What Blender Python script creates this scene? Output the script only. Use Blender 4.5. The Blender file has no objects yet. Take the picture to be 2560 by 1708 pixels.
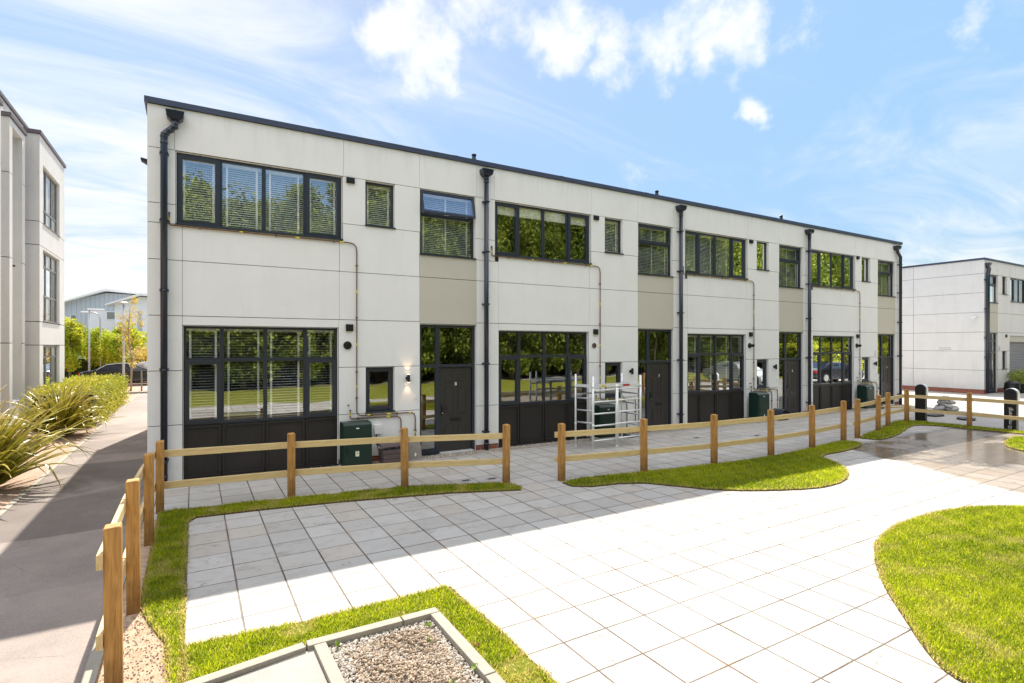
import bpy, bmesh, math, random
import numpy as np
from mathutils import Vector, Matrix, Euler
R = math.radians
C = bpy.context.scene.collection
S = bpy.context.scene
rnd = random.Random(7)

# ------------------------------------------------------------------ camera, world, sun
cam_d = bpy.data.cameras.new('camera'); cam = bpy.data.objects.new('camera', cam_d); C.objects.link(cam)
cam.location = (0, -11.6, 2.5); cam.rotation_euler = (R(90), 0, -R(30.398))
cam_d.sensor_width = 36; cam_d.lens = 19.055; cam_d.shift_y = 0.0043
cam_d.clip_start = 0.1; cam_d.clip_end = 3000
S.camera = cam
S.render.resolution_x = 1024; S.render.resolution_y = 683
S.view_settings.view_transform = 'Standard'; S.view_settings.look = 'None'
S.view_settings.gamma = 1; S.view_settings.exposure = 1.6
try: S.view_settings.use_curve_mapping = False
except Exception: pass
to_sun = Vector((1.25, 5.38, 6.93)).normalized()
sun_d = bpy.data.lights.new('sun', 'SUN'); sun_d.energy = 3.3; sun_d.angle = R(0.5); sun_d.color = (1, .945, .85)
sun = bpy.data.objects.new('sun', sun_d); C.objects.link(sun); sun.location = (0, 0, 30)
sun.rotation_euler = to_sun.to_track_quat('Z', 'Y').to_euler()

W = bpy.data.worlds.new('World'); S.world = W; W.use_nodes = True
def N(nt, t, **kw):
    n = nt.nodes.new(t)
    for k, v in kw.items():
        if k.startswith('i_'):
            key = k[2:]
            key = int(key) if key.isdigit() else key.replace('_', ' ')
            n.inputs[key].default_value = v
        else: setattr(n, k, v)
    return n
def world():
    nt = W.node_tree; nt.nodes.clear(); L = nt.links.new
    out = N(nt, 'ShaderNodeOutputWorld'); bg = N(nt, 'ShaderNodeBackground'); bg.inputs[1].default_value = 0.12
    sky = N(nt, 'ShaderNodeTexSky'); sky.sky_type = 'NISHITA'; sky.sun_disc = False
    sky.sun_elevation = math.asin(to_sun.z); sky.sun_rotation = math.atan2(to_sun.x, to_sun.y)
    sky.air_density = 1.0; sky.dust_density = .6; sky.ozone_density = 1.2
    tc = N(nt, 'ShaderNodeTexCoord'); nrm = N(nt, 'ShaderNodeVectorMath', operation='NORMALIZE'); L(tc.outputs['Generated'], nrm.inputs[0])
    # cloud deck coordinates: direction divided by height
    sep = N(nt, 'ShaderNodeSeparateXYZ'); L(nrm.outputs[0], sep.inputs[0])
    za = N(nt, 'ShaderNodeMath', operation='ADD'); za.inputs[1].default_value = .12; L(sep.outputs[2], za.inputs[0])
    zm = N(nt, 'ShaderNodeMath', operation='MAXIMUM'); zm.inputs[1].default_value = .05; L(za.outputs[0], zm.inputs[0])
    cb = N(nt, 'ShaderNodeCombineXYZ')
    for i in (0, 1):
        d = N(nt, 'ShaderNodeMath', operation='DIVIDE'); L(sep.outputs[i], d.inputs[0]); L(zm.outputs[0], d.inputs[1]); L(d.outputs[0], cb.inputs[i])
    def noise(scale, detail, rough, src=None, dist=0):
        n = N(nt, 'ShaderNodeTexNoise'); n.inputs['Scale'].default_value = scale; n.inputs['Detail'].default_value = detail
        n.inputs['Roughness'].default_value = rough; n.inputs['Distortion'].default_value = dist
        L((src or cb).outputs[0], n.inputs['Vector']); return n.outputs['Fac']
    def mr(v, a, b, c=0, d=1, sm=True):
        m = N(nt, 'ShaderNodeMapRange'); m.interpolation_type = 'SMOOTHSTEP' if sm else 'LINEAR'
        L(v, m.inputs['Value']); m.inputs['From Min'].default_value = a; m.inputs['From Max'].default_value = b
        m.inputs['To Min'].default_value = c; m.inputs['To Max'].default_value = d; return m.outputs['Result']
    def mth(op, a, b):
        m = N(nt, 'ShaderNodeMath', operation=op)
        for i, q in enumerate((a, b)):
            if isinstance(q, (int, float)): m.inputs[i].default_value = q
            else: L(q, m.inputs[i])
        return m.outputs[0]
    # individual cumulus clouds: (direction, angular radius)
    blobs = [((.329,.966,.59),.07,1),((.357,.95,.54),.07,1),((.40,.93,.52),.05,.9),((.43,.909,.614),.065,.9),((.51,.861,.606),.07,.9),((.565,.828,.574),.07,.95),
             ((.676,.763,.574),.06,.95),((.72,.74,.57),.05,1),((.773,.706,.585),.07,1.05),((.82,.68,.575),.06,1),((.87,.649,.58),.06,1),((.66,.771,.538),.05,.95),
             ((.908,.627,.433),.035,1),((.964,.594,.578),.04,.8),((1.234,.435,.594),.04,.75),((.697,.751,.305),.05,.62),((1.168,.474,.2),.05,.75),
             ((.55,.83,.53),.04,.8),((.47,.88,.64),.06,.8),((.27,1,.60),.03,.6),((.62,.80,.60),.06,.9),((.30,.97,.56),.05,.8)]
    tot = None
    wn = N(nt, 'ShaderNodeTexNoise'); wn.inputs['Scale'].default_value = 11; wn.inputs['Detail'].default_value = 5; wn.inputs['Roughness'].default_value = .6; L(nrm.outputs[0], wn.inputs['Vector'])
    wv = N(nt, 'ShaderNodeVectorMath', operation='SUBTRACT'); L(wn.outputs['Color'], wv.inputs[0]); wv.inputs[1].default_value = (.5, .5, .5)
    wm = N(nt, 'ShaderNodeVectorMath', operation='MULTIPLY_ADD'); L(wv.outputs[0], wm.inputs[0]); wm.inputs[1].default_value = (.16, .16, .10); L(nrm.outputs[0], wm.inputs[2])
    for c, r, w in blobs:
        c = Vector(c).normalized()
        d = N(nt, 'ShaderNodeVectorMath', operation='DISTANCE'); L(wm.outputs[0], d.inputs[0]); d.inputs[1].default_value = c
        v = mr(d.outputs['Value'], 0, r * 1.9, w, 0)
        tot = v if tot is None else mth('MAXIMUM', tot, v)
    big = noise(3.2, 9, .62, nrm, .3); fine = noise(9, 8, .6, nrm, .2)
    nn = mth('ADD', mth('MULTIPLY', big, .45), mth('MULTIPLY', fine, .55))
    dens = mr(mth('ADD', tot, mth('MULTIPLY', mth('SUBTRACT', nn, .5), 2.9)), .40, 1.15)
    dens = mth('MULTIPLY', dens, mr(tot, .0, .25))
    # thin veils, thicker to the left and towards the horizon
    left = N(nt, 'ShaderNodeVectorMath', operation='DISTANCE'); L(nrm.outputs[0], left.inputs[0]); left.inputs[1].default_value = Vector((-.14, 1.2, .3)).normalized()
    lw = mr(left.outputs['Value'], .1, .8, .32, 0)
    rgt = N(nt, 'ShaderNodeVectorMath', operation='DISTANCE'); L(nrm.outputs[0], rgt.inputs[0]); rgt.inputs[1].default_value = Vector((1.2, .45, .38)).normalized()
    rw = mr(rgt.outputs['Value'], .0, .35, .12, 0)
    mp = N(nt, 'ShaderNodeMapping'); L(cb.outputs[0], mp.inputs[0]); mp.inputs['Rotation'].default_value = (0, 0, R(-35)); mp.inputs['Scale'].default_value = (1, 2.2, 1)
    v1 = noise(1.1, 9, .6, mp, .8)
    hz = mr(sep.outputs[2], 0, .30, .20, 0)
    veil = mr(mth('ADD', mth('ADD', v1, mth('ADD', lw, rw)), hz), .52, 1.05, 0, .9)
    # unseen bright cloud behind the camera, added to lift and whiten the ambient light
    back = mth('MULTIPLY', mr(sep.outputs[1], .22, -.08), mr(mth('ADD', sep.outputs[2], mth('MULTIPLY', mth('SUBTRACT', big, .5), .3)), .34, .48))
    cov = mth('MAXIMUM', dens, veil)
    # even out the very bright aureole round the sun so the whole sky keeps its blue
    lum = N(nt, 'ShaderNodeRGBToBW'); L(sky.outputs[0], lum.inputs[0])
    gain = mth('DIVIDE', 1.8, mth('ADD', mth('MULTIPLY', lum.outputs[0], .92), .35))
    tm = N(nt, 'ShaderNodeMixRGB', blend_type='MULTIPLY'); tm.inputs[0].default_value = 1; L(sky.outputs[0], tm.inputs[1]); L(gain, tm.inputs[2])
    tint = N(nt, 'ShaderNodeHueSaturation'); tint.inputs['Saturation'].default_value = .98
    cy = N(nt, 'ShaderNodeMixRGB', blend_type='MULTIPLY'); cy.inputs[0].default_value = 1; cy.inputs[2].default_value = (.93, 1.02, 1.05, 1); L(tm.outputs[0], cy.inputs[1]); L(cy.outputs[0], tint.inputs['Color'])
    mix = N(nt, 'ShaderNodeMixRGB'); L(cov, mix.inputs[0]); L(tint.outputs[0], mix.inputs[1])
    mix.inputs[2].default_value = (3.1, 3.1, 3.15, 1)
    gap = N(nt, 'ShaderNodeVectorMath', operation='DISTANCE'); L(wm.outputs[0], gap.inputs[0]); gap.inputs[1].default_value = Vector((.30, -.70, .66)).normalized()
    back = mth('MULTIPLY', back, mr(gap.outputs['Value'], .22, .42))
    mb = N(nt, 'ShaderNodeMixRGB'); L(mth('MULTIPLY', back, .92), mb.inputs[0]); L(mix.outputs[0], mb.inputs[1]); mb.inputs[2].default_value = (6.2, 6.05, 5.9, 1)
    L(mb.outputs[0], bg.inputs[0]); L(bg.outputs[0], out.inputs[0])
world()

# ------------------------------------------------------------------ materials
def mat(name, col, rough=.6, metal=0., noise=0., nscale=8, bump=0., bscale=40, spec=.4, vec='Object', stretch=None, coat=0):
    m = bpy.data.materials.new(name); m.use_nodes = True; nt = m.node_tree; L = nt.links.new
    p = nt.nodes['Principled BSDF']; p.inputs['Base Color'].default_value = (*col, 1)
    p.inputs['Roughness'].default_value = rough; p.inputs['Metallic'].default_value = metal
    p.inputs['Specular IOR Level'].default_value = spec
    if coat: p.inputs['Coat Weight'].default_value = coat; p.inputs['Coat Roughness'].default_value = .05
    if noise or bump:
        tc = N(nt, 'ShaderNodeTexCoord'); src = tc.outputs[vec]
        if stretch:
            mp = N(nt, 'ShaderNodeMapping'); mp.inputs['Scale'].default_value = stretch; L(src, mp.inputs[0]); src = mp.outputs[0]
    if noise:
        n = N(nt, 'ShaderNodeTexNoise'); n.inputs['Scale'].default_value = nscale; n.inputs['Detail'].default_value = 7; n.inputs['Roughness'].default_value = .6
        L(src, n.inputs['Vector'])
        r = N(nt, 'ShaderNodeMapRange'); r.inputs['From Min'].default_value = .25; r.inputs['From Max'].default_value = .75
        r.inputs['To Min'].default_value = 1 - noise; r.inputs['To Max'].default_value = 1 + noise; L(n.outputs['Fac'], r.inputs['Value'])
        x = N(nt, 'ShaderNodeMixRGB', blend_type='MULTIPLY'); x.inputs[0].default_value = 1; x.inputs[1].default_value = (*col, 1)
        L(r.outputs[0], x.inputs[2]); L(x.outputs[0], p.inputs['Base Color'])
    if bump:
        n = N(nt, 'ShaderNodeTexNoise'); n.inputs['Scale'].default_value = bscale; n.inputs['Detail'].default_value = 6; L(src, n.inputs['Vector'])
        b = N(nt, 'ShaderNodeBump'); b.inputs['Strength'].default_value = bump; b.inputs['Distance'].default_value = .01
        L(n.outputs['Fac'], b.inputs['Height']); L(b.outputs[0], p.inputs['Normal'])
    return m
class NB:  # small node builder for the richer materials
    def __init__(s, name):
        s.m = bpy.data.materials.new(name); s.m.use_nodes = True; s.nt = s.m.node_tree; s.L = s.nt.links.new
        s.p = s.nt.nodes['Principled BSDF']; s.tc = N(s.nt, 'ShaderNodeTexCoord'); s.obj = s.tc.outputs['Object']
    def put(s, sock, v):
        if isinstance(v, (int, float, tuple)):
            if isinstance(v, tuple) and len(v) == 3 and len(sock.default_value) == 4: v = (*v, 1)
            sock.default_value = v
        else: s.L(v, sock)
    def math(s, op, a, b=0., c=0.):
        m = N(s.nt, 'ShaderNodeMath', operation=op)
        for i, q in enumerate((a, b, c)): s.put(m.inputs[i], q)
        return m.outputs[0]
    def noise(s, scale, detail=6, rough=.6, src=None, dist=0., out='Fac'):
        n = N(s.nt, 'ShaderNodeTexNoise'); s.put(n.inputs['Scale'], scale); s.put(n.inputs['Detail'], detail); s.put(n.inputs['Roughness'], rough)
        s.put(n.inputs['Distortion'], dist); s.L(src or s.obj, n.inputs['Vector']); return n.outputs[out]
    def mr(s, v, a, b, c=0., d=1., sm=False):
        m = N(s.nt, 'ShaderNodeMapRange'); m.interpolation_type = 'SMOOTHSTEP' if sm else 'LINEAR'
        s.put(m.inputs['Value'], v)
        for k, q in (('From Min', a), ('From Max', b), ('To Min', c), ('To Max', d)): s.put(m.inputs[k], q)
        return m.outputs['Result']
    def mix(s, f, a, b, bt='MIX'):
        x = N(s.nt, 'ShaderNodeMixRGB', blend_type=bt); s.put(x.inputs[0], f); s.put(x.inputs[1], a); s.put(x.inputs[2], b); return x.outputs[0]
    def scaled(s, sc, rot=(0, 0, 0)):
        mp = N(s.nt, 'ShaderNodeMapping'); mp.inputs['Scale'].default_value = sc; mp.inputs['Rotation'].default_value = rot; s.L(s.obj, mp.inputs[0]); return mp.outputs[0]
    def voro(s, scale, feature='F1', src=None, out='Distance', rand=1.):
        v = N(s.nt, 'ShaderNodeTexVoronoi', feature=feature); s.put(v.inputs['Scale'], scale); s.put(v.inputs['Randomness'], rand); s.L(src or s.obj, v.inputs['Vector']); return v.outputs[out]
    def xyz(s):
        q = N(s.nt, 'ShaderNodeSeparateXYZ'); s.L(s.obj, q.inputs[0]); return q.outputs
    def bump(s, h, st=.3, dist=.01):
        b = N(s.nt, 'ShaderNodeBump'); b.inputs['Strength'].default_value = st; b.inputs['Distance'].default_value = dist
        s.L(h, b.inputs['Height']); s.L(b.outputs[0], s.p.inputs['Normal'])
    def fin(s, col, rough=.6, spec=.4):
        s.put(s.p.inputs['Base Color'], col); s.put(s.p.inputs['Roughness'], rough); s.p.inputs['Specular IOR Level'].default_value = spec; return s.m
    def attr(s, name):
        a = N(s.nt, 'ShaderNodeAttribute'); a.attribute_name = name; return a.outputs['Fac']

def m_cladding(name, col, dirt=.05, stain=.0):
    b = NB(name); n = b.noise(1.3, 5); n2 = b.noise(3, 8, .7, b.scaled((1.2, 1.2, .18)))
    c = b.mix(b.mr(n, .35, .7), tuple(x * (1 - dirt) for x in col), col)
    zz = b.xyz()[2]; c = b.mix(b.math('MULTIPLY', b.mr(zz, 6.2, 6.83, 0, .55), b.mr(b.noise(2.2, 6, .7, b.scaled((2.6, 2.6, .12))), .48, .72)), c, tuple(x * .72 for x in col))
    c = b.mix(b.math('MULTIPLY', b.mr(zz, .0, .7, .6, 0), b.mr(b.noise(4, 6, .7), .35, .7)), c, (.46, .40, .32))
    if stain: c = b.mix(b.mr(n2, .55, .8, 0, stain), c, (.42, .38, .30))
    else: c = b.mix(b.mr(n2, .52, .85, 0, .2), c, (.50, .47, .42))
    b.bump(b.noise(220, 2), .04, .004)
    return b.fin(c, .55, .3)
M = {}
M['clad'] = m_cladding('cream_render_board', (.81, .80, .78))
M['clad_old'] = m_cladding('weathered_white_board', (.74, .72, .695), .07, .3)
M['clad_left'] = m_cladding('pale_grey_board', (.66, .635, .59), .06, .35)
M['beige'] = m_cladding('beige_board', (.54, .505, .43), .03)
M['groove'] = mat('dark_joint', (.03, .028, .028), .9)
M['anth'] = mat('anthracite_frame', (.024, .029, .042), .33, spec=.5)
M['anth2'] = mat('coping_metal', (.042, .052, .09), .38, noise=.12, nscale=3, spec=.5)
M['panel'] = mat('brown_black_panel', (.026, .022, .021), .42, noise=.15, nscale=2, bump=.03, bscale=90)
M['door'] = mat('charcoal_door', (.036, .033, .031), .4, bump=.05, bscale=60, stretch=(1, 1, .15))
M['pipe'] = mat('black_pipe_plastic', (.013, .019, .034), .28, spec=.6)
M['black'] = mat('black_plastic', (.012, .012, .013), .4)
M['white'] = mat('white_plastic', (.78, .78, .77), .45)
M['slat'] = mat('white_slat', (.90, .90, .90), .5)
M['blindcream'] = mat('rolled_blind', (.88, .87, .78), .7)
M['inner'] = mat('interior_wall', (.30, .28, .26), .9)
M['infloor'] = mat('interior_floor', (.12, .10, .085), .6)
M['gas'] = mat('copper_gas_pipe', (.16, .095, .06), .45, metal=.3)
M['tape'] = mat('yellow_tape', (.62, .52, .03), .5)
M['alu'] = mat('aluminium', (.80, .80, .79), .42, metal=.35, noise=.1, nscale=30)
M['alud'] = mat('dull_aluminium', (.48, .48, .49), .5, metal=.4)
M['steel'] = mat('galvanised_steel', (.45, .46, .47), .45, metal=.6)
M['green'] = mat('dark_green_cabinet', (.010, .030, .022), .36, noise=.12, nscale=5, bump=.03)
M['conc'] = mat('concrete', (.42, .395, .35), .85, noise=.16, nscale=14, bump=.25, bscale=60)
M['kerb'] = mat('kerb_concrete', (.30, .27, .22), .85, noise=.12, nscale=20, bump=.25, bscale=90)
M['red'] = mat('red_plastic', (.45, .03, .03), .5)
M['chrome'] = mat('chrome', (.7, .7, .7), .2, metal=1)
M['numeral'] = mat('silver_numeral', (.8, .8, .78), .35)
M['yellow'] = mat('yellow_sticker', (.7, .5, .04), .5)
M['cream_st'] = mat('cream_sticker', (.72, .74, .55), .6)
M['plum'] = mat('plum_brown_plastic', (.11, .078, .078), .5, noise=.1, nscale=10)
M['slab'] = mat('grey_brown_board', (.24, .215, .185), .75, noise=.2, nscale=9, bump=.1)
M['tyre'] = mat('tyre_rubber', (.02, .02, .02), .8)
M['lampbulb'] = bpy.data.materials.new('warm_lamp'); M['lampbulb'].use_nodes = True
_p = M['lampbulb'].node_tree.nodes['Principled BSDF']; _p.inputs['Emission Color'].default_value = (1, .72, .45, 1); _p.inputs['Emission Strength'].default_value = 5

def m_glass(name, refl=.5, tint=(.8, .84, .85), wav=.0016):
    m = bpy.data.materials.new(name); m.use_nodes = True; nt = m.node_tree; nt.nodes.clear(); L = nt.links.new
    out = N(nt, 'ShaderNodeOutputMaterial'); tr = N(nt, 'ShaderNodeBsdfTransparent'); tr.inputs[0].default_value = (*tint, 1)
    gl = N(nt, 'ShaderNodeBsdfGlossy'); gl.inputs['Roughness'].default_value = 0; gl.inputs['Color'].default_value = (.95, .97, .96, 1)
    lw = N(nt, 'ShaderNodeLayerWeight'); lw.inputs['Blend'].default_value = .2
    mr = N(nt, 'ShaderNodeMapRange'); mr.inputs['To Min'].default_value = refl; mr.inputs['To Max'].default_value = 1; L(lw.outputs['Fresnel'], mr.inputs['Value'])
    tc = N(nt, 'ShaderNodeTexCoord'); n = N(nt, 'ShaderNodeTexNoise'); n.inputs['Scale'].default_value = 1.6; n.inputs['Detail'].default_value = 1; L(tc.outputs['Object'], n.inputs['Vector'])
    b = N(nt, 'ShaderNodeBump'); b.inputs['Strength'].default_value = 1; b.inputs['Distance'].default_value = wav; L(n.outputs['Fac'], b.inputs['Height']); L(b.outputs[0], gl.inputs['Normal'])
    mx = N(nt, 'ShaderNodeMixShader'); L(mr.outputs[0], mx.inputs[0]); L(tr.outputs[0], mx.inputs[1]); L(gl.outputs[0], mx.inputs[2]); L(mx.outputs[0], out.inputs[0])
    return m
M['glass'] = m_glass('window_glass', .31, (.98, .99, .985))
M['carglass'] = m_glass('car_glass', .25, (.15, .16, .17), 0)

def m_wood(name, col, dark, axis):
    b = NB(name); sc = [9, 9, 9]; sc[axis] = .9
    g = b.noise(3.0, 8, .65, b.scaled(tuple(sc)), .8)
    sc2 = [30, 30, 30]; sc2[axis] = 1.5
    g2 = b.noise(3, 4, .5, b.scaled(tuple(sc2)))
    c = b.mix(b.mr(g, .35, .68), col, dark)
    c = b.mix(b.mr(g2, .5, .8, 0, .3), c, tuple(x * .55 for x in dark))
    kn = b.voro(3.2 if axis != 2 else 4.5); c = b.mix(b.mr(kn, .03, .07, .8, 0), c, (.10, .045, .018))
    c = b.mix(b.mr(b.noise(1.1, 3), .4, .65, 0, .35), c, tuple(x * .7 for x in col))
    if axis == 2:
        z = b.xyz()[2]; c = b.mix(b.mr(b.math('ADD', z, b.math('MULTIPLY', b.noise(5, 5, .7), .5)), .30, .62, .65, 0), c, tuple(x * .38 for x in dark))
    b.bump(g2, .12, .003); return b.fin(c, .62, .3)
M['post'] = m_wood('treated_post_timber', (.60, .32, .095), (.27, .125, .035), 2)
M['rail'] = m_wood('pale_rail_timber', (.74, .58, .30), (.60, .40, .16), 0)
M['railY'] = m_wood('pale_rail_timber_across', (.72, .55, .30), (.58, .38, .16), 1)
M['oldwood'] = m_wood('weathered_timber', (.30, .25, .22), (.18, .15, .13), 2)

def m_paving():
    b = NB('riven_paving_slabs'); x, y, z = b.xyz()
    def cell(v, o, p=.46):
        t = b.math('DIVIDE', b.math('SUBTRACT', v, o), p); f = b.math('FRACT', t); e = b.math('ABSOLUTE', b.math('SUBTRACT', f, .5)); return b.math('FLOOR', t), e
    wob = b.math('MULTIPLY', b.math('SUBTRACT', b.noise(14, 3), .5), .008)
    ix, ex = cell(b.math('ADD', x, wob), .386); iy, ey = cell(b.math('ADD', y, wob), -5.58)
    e = b.math('MAXIMUM', ex, b.math('SUBTRACT', ey, .003))
    jn = b.math('MULTIPLY', b.math('SUBTRACT', b.noise(2.2, 3), .5), .012)
    joint = b.mr(b.math('ADD', e, jn), .476, .486)
    cb = N(b.nt, 'ShaderNodeCombineXYZ'); b.L(ix, cb.inputs[0]); b.L(iy, cb.inputs[1])
    wn = N(b.nt, 'ShaderNodeTexWhiteNoise'); wn.noise_dimensions = '3D'; b.L(cb.outputs[0], wn.inputs['Vector'])
    col = b.mix(wn.outputs['Value'], (.40, .38, .35), (.485, .465, .435))
    col = b.mix(b.mr(b.math('FRACT', b.math('MULTIPLY', wn.outputs['Value'], 7.3)), .72, 1, 0, .6), col, (.42, .365, .30))
    # per-slab shifted coordinates so veins stop at the joints
    sh = N(b.nt, 'ShaderNodeVectorMath', operation='MULTIPLY_ADD'); b.L(wn.outputs['Color'], sh.inputs[0]); sh.inputs[1].default_value = (19, 23, 7); b.L(b.obj, sh.inputs[2])
    mp = N(b.nt, 'ShaderNodeMapping'); b.L(sh.outputs[0], mp.inputs[0]); mp.inputs['Scale'].default_value = (.8, 2.1, 1); mp.inputs['Rotation'].default_value = (0, 0, R(24))
    rv = b.noise(2.1, 7, .62, mp.outputs[0], .9)
    vein = b.math('ABSOLUTE', b.math('SUBTRACT', rv, .5))
    gate = b.mr(b.noise(3.0, 2, .5, sh.outputs[0]), .50, .60)
    veinm = b.math('MULTIPLY', b.mr(vein, .0, .009, 1, 0), gate)
    col = b.mix(b.math('MULTIPLY', veinm, .9), col, (.13, .095, .06))
    col = b.mix(b.mr(b.noise(5, 8, .7), .5, .75, 0, .5), col, (.27, .235, .18))
    # damp smudges (a ring here and there) and rusty sand stains on joints
    sm = b.mr(b.noise(1.5, 4, .6, None, .5), .62, .74, 0, .28); col = b.mix(sm, col, (.31, .29, .26))
    near = b.mr(e, .43, .49); st = b.math('MULTIPLY', near, b.mr(b.noise(1.2, 5, .7), .55, .68)); col = b.mix(b.math('MULTIPLY', st, .55), col, (.42, .23, .11))
    spk = b.mr(b.voro(6), .02, .045, 1, 0); spk = b.math('MULTIPLY', spk, b.mr(b.noise(.7, 2), .5, .6)); col = b.mix(b.math('MULTIPLY', spk, .8), col, (.10, .09, .03))
    col = b.mix(b.math('MULTIPLY', joint, b.mr(b.noise(1.7, 3), .3, .65, .62, .97)), col, (.06, .036, .02))
    col = b.mix(b.mr(b.noise(.35, 4, .6), .35, .68, 0, .35), col, b.mix(1, col, (.80, .76, .70), 'MULTIPLY'))
    # hosed-down wet area at the east end
    bd = b.math('ADD', b.math('ADD', x, b.math('MULTIPLY', b.math('SUBTRACT', b.noise(1.1, 6, .65), .5), .9)), b.math('MULTIPLY', b.math('ADD', y, 5.8), -.42))
    wet = b.mr(bd, 13.0, 13.18)
    wet = b.math('MULTIPLY', wet, b.mr(b.math('ADD', y, b.math('MULTIPLY', b.noise(.9, 5), .8)), -3.9, -3.5, 1, 0))
    col = b.mix(b.math('MULTIPLY', wet, .8), col, b.mix(1, col, (.52, .43, .34), 'MULTIPLY'))
    pud = b.math('MULTIPLY', wet, b.mr(b.math('ADD', b.noise(.55, 5, .6, None, .3), b.mr(x, 13, 15.5, -.15, .04)), .40, .5))
    rough = b.mr(pud, 0, 1, .72, .24); rough = b.math('SUBTRACT', rough, b.math('MULTIPLY', wet, .08))
    col = b.mix(b.math('MULTIPLY', pud, .75), col, b.mix(1, col, (.42, .42, .44), 'MULTIPLY'))
    h = b.math('ADD', b.math('MULTIPLY', rv, .9), b.math('MULTIPLY', joint, -1.4)); h = b.math('ADD', h, b.math('MULTIPLY', veinm, -.35))
    h = b.math('MULTIPLY', h, b.mr(pud, 0, 1, 1, .3))
    b.bump(h, .42, .008); return b.fin(col, rough, .45)
M['paving'] = m_paving()
def m_asphalt(name, col, patch=True):
    b = NB(name); c = b.mix(b.mr(b.noise(1.1, 8, .65), .35, .65), tuple(q * .8 for q in col), tuple(q * 1.18 for q in col))
    c = b.mix(b.mr(b.noise(90, 3), .35, .7, 0, .55), c, tuple(q * 1.6 for q in col))
    x, y, z = b.xyz()
    # resurfaced bands across the path
    bands = b.math('ADD', y, b.math('MULTIPLY', b.math('SUBTRACT', b.noise(.7, 3), .5), .25))
    if patch:
        for y0, y1, k in ((-2.4, 2.9, .62), (3.9, 6.2, .78), (9.5, 13.5, 1.15), (-6.6, -4.4, 1.12)):
            m = b.math('MULTIPLY', b.mr(bands, y0, y0 + .04), b.mr(bands, y1, y1 + .04, 1, 0)); c = b.mix(m, c, b.mix(1, c, (k, k, k), 'MULTIPLY'))
        c = b.mix(b.mr(b.noise(.55, 5, .6, None, .6), .52, .7, 0, .55), c, tuple(q * 1.75 for q in col))
        cr = b.voro(1.1, 'DISTANCE_TO_EDGE', None); c = b.mix(b.math('MULTIPLY', b.mr(cr, 0, .006, .6, 0), b.mr(b.noise(.6, 2), .5, .56)), c, (.05, .045, .04))
    b.bump(b.noise(120, 4), .35, .006); return b.fin(c, .85, .3)
M['asphalt'] = m_asphalt('worn_path_asphalt', (.215, .178, .155))
M['asphalt2'] = m_asphalt('planter_asphalt', (.27, .245, .215), False)
M['street'] = m_asphalt('pale_concrete_street', (.34, .315, .285), False)
def m_soil(name, a, c2, sc=9):
    b = NB(name); n = b.noise(sc, 9, .7); c = b.mix(b.mr(n, .3, .7), a, c2); c = b.mix(b.mr(b.voro(sc * 5), .0, .35, .5, 0), c, tuple(q * .45 for q in a))
    b.bump(b.noise(sc * 5, 8, .75), .8, .02); return b.fin(c, .95, .1)
M['soil'] = m_soil('sandy_soil', (.34, .22, .145), (.56, .42, .30))
M['soild'] = m_soil('turf_soil', (.085, .06, .03), (.14, .10, .045))
M['mulch'] = m_soil('bark_and_dry_soil', (.30, .20, .14), (.48, .36, .28), 6)
M['ground'] = m_soil('rough_ground', (.13, .14, .06), (.22, .19, .11), 2)
def m_turfbase():
    b = NB('turf_base'); n = b.noise(1.6, 6, .65); c = b.mix(b.mr(b.noise(30, 5), .3, .7), (.13, .16, .016), (.28, .28, .03)); c = b.mix(b.mr(n, .52, .70), c, (.40, .31, .16)); b.bump(b.noise(90, 4), .9, .03); return b.fin(c, .95, .1)
M['turf'] = m_turfbase()
def m_stone(name, a, c2):
    b = NB(name); t = b.attr('tint'); c = b.mix(t, a, c2); c = b.mix(b.mr(b.noise(60, 4), .4, .8, 0, .3), c, (.2, .17, .14)); b.bump(b.noise(150, 3), .3, .003); return b.fin(c, .85, .25)
M['stone'] = m_stone('gravel_stone', (.26, .225, .19), (.58, .52, .44))
M['clod'] = m_stone('soil_clods', (.24, .17, .115), (.46, .36, .26))
M['gravelbed'] = m_soil('gravel_bed', (.24, .21, .175), (.46, .42, .37), 25)
def m_leaf(name, a, c2, tip=None, transl=.35, rough=.55, spec=.3):
    m = bpy.data.materials.new(name); m.use_nodes = True; nt = m.node_tree; L = nt.links.new; p = nt.nodes['Principled BSDF']; out = nt.nodes['Material Output']
    at = N(nt, 'ShaderNodeAttribute'); at.attribute_name = 'tint'
    x = N(nt, 'ShaderNodeMixRGB'); L(at.outputs['Fac'], x.inputs[0]); x.inputs[1].default_value = (*a, 1); x.inputs[2].default_value = (*c2, 1); col = x.outputs[0]
    if tip:
        a2 = N(nt, 'ShaderNodeAttribute'); a2.attribute_name = 'dry'; y = N(nt, 'ShaderNodeMixRGB'); L(a2.outputs['Fac'], y.inputs[0]); L(col, y.inputs[1]); y.inputs[2].default_value = (*tip, 1); col = y.outputs[0]
    L(col, p.inputs['Base Color']); p.inputs['Roughness'].default_value = rough; p.inputs['Specular IOR Level'].default_value = spec
    t = N(nt, 'ShaderNodeBsdfTranslucent'); L(col, t.inputs[0]); mx = N(nt, 'ShaderNodeMixShader'); mx.inputs[0].default_value = transl
    L(p.outputs[0], mx.inputs[1]); L(t.outputs[0], mx.inputs[2]); L(mx.outputs[0], out.inputs[0]); return m
M['grass'] = m_leaf('grass_blades', (.08, .16, .006), (.60, .64, .020), (.66, .50, .20), .75, .5, .3)
M['leafd'] = m_leaf('dark_tree_leaves', (.06, .11, .012), (.34, .39, .05), None, .35)
M['leafy'] = m_leaf('yellow_green_leaves', (.32, .40, .02), (.62, .60, .04), None, .45)
M['leafo'] = m_leaf('young_copper_leaves', (.42, .26, .06), (.66, .52, .12), None, .4)
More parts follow.
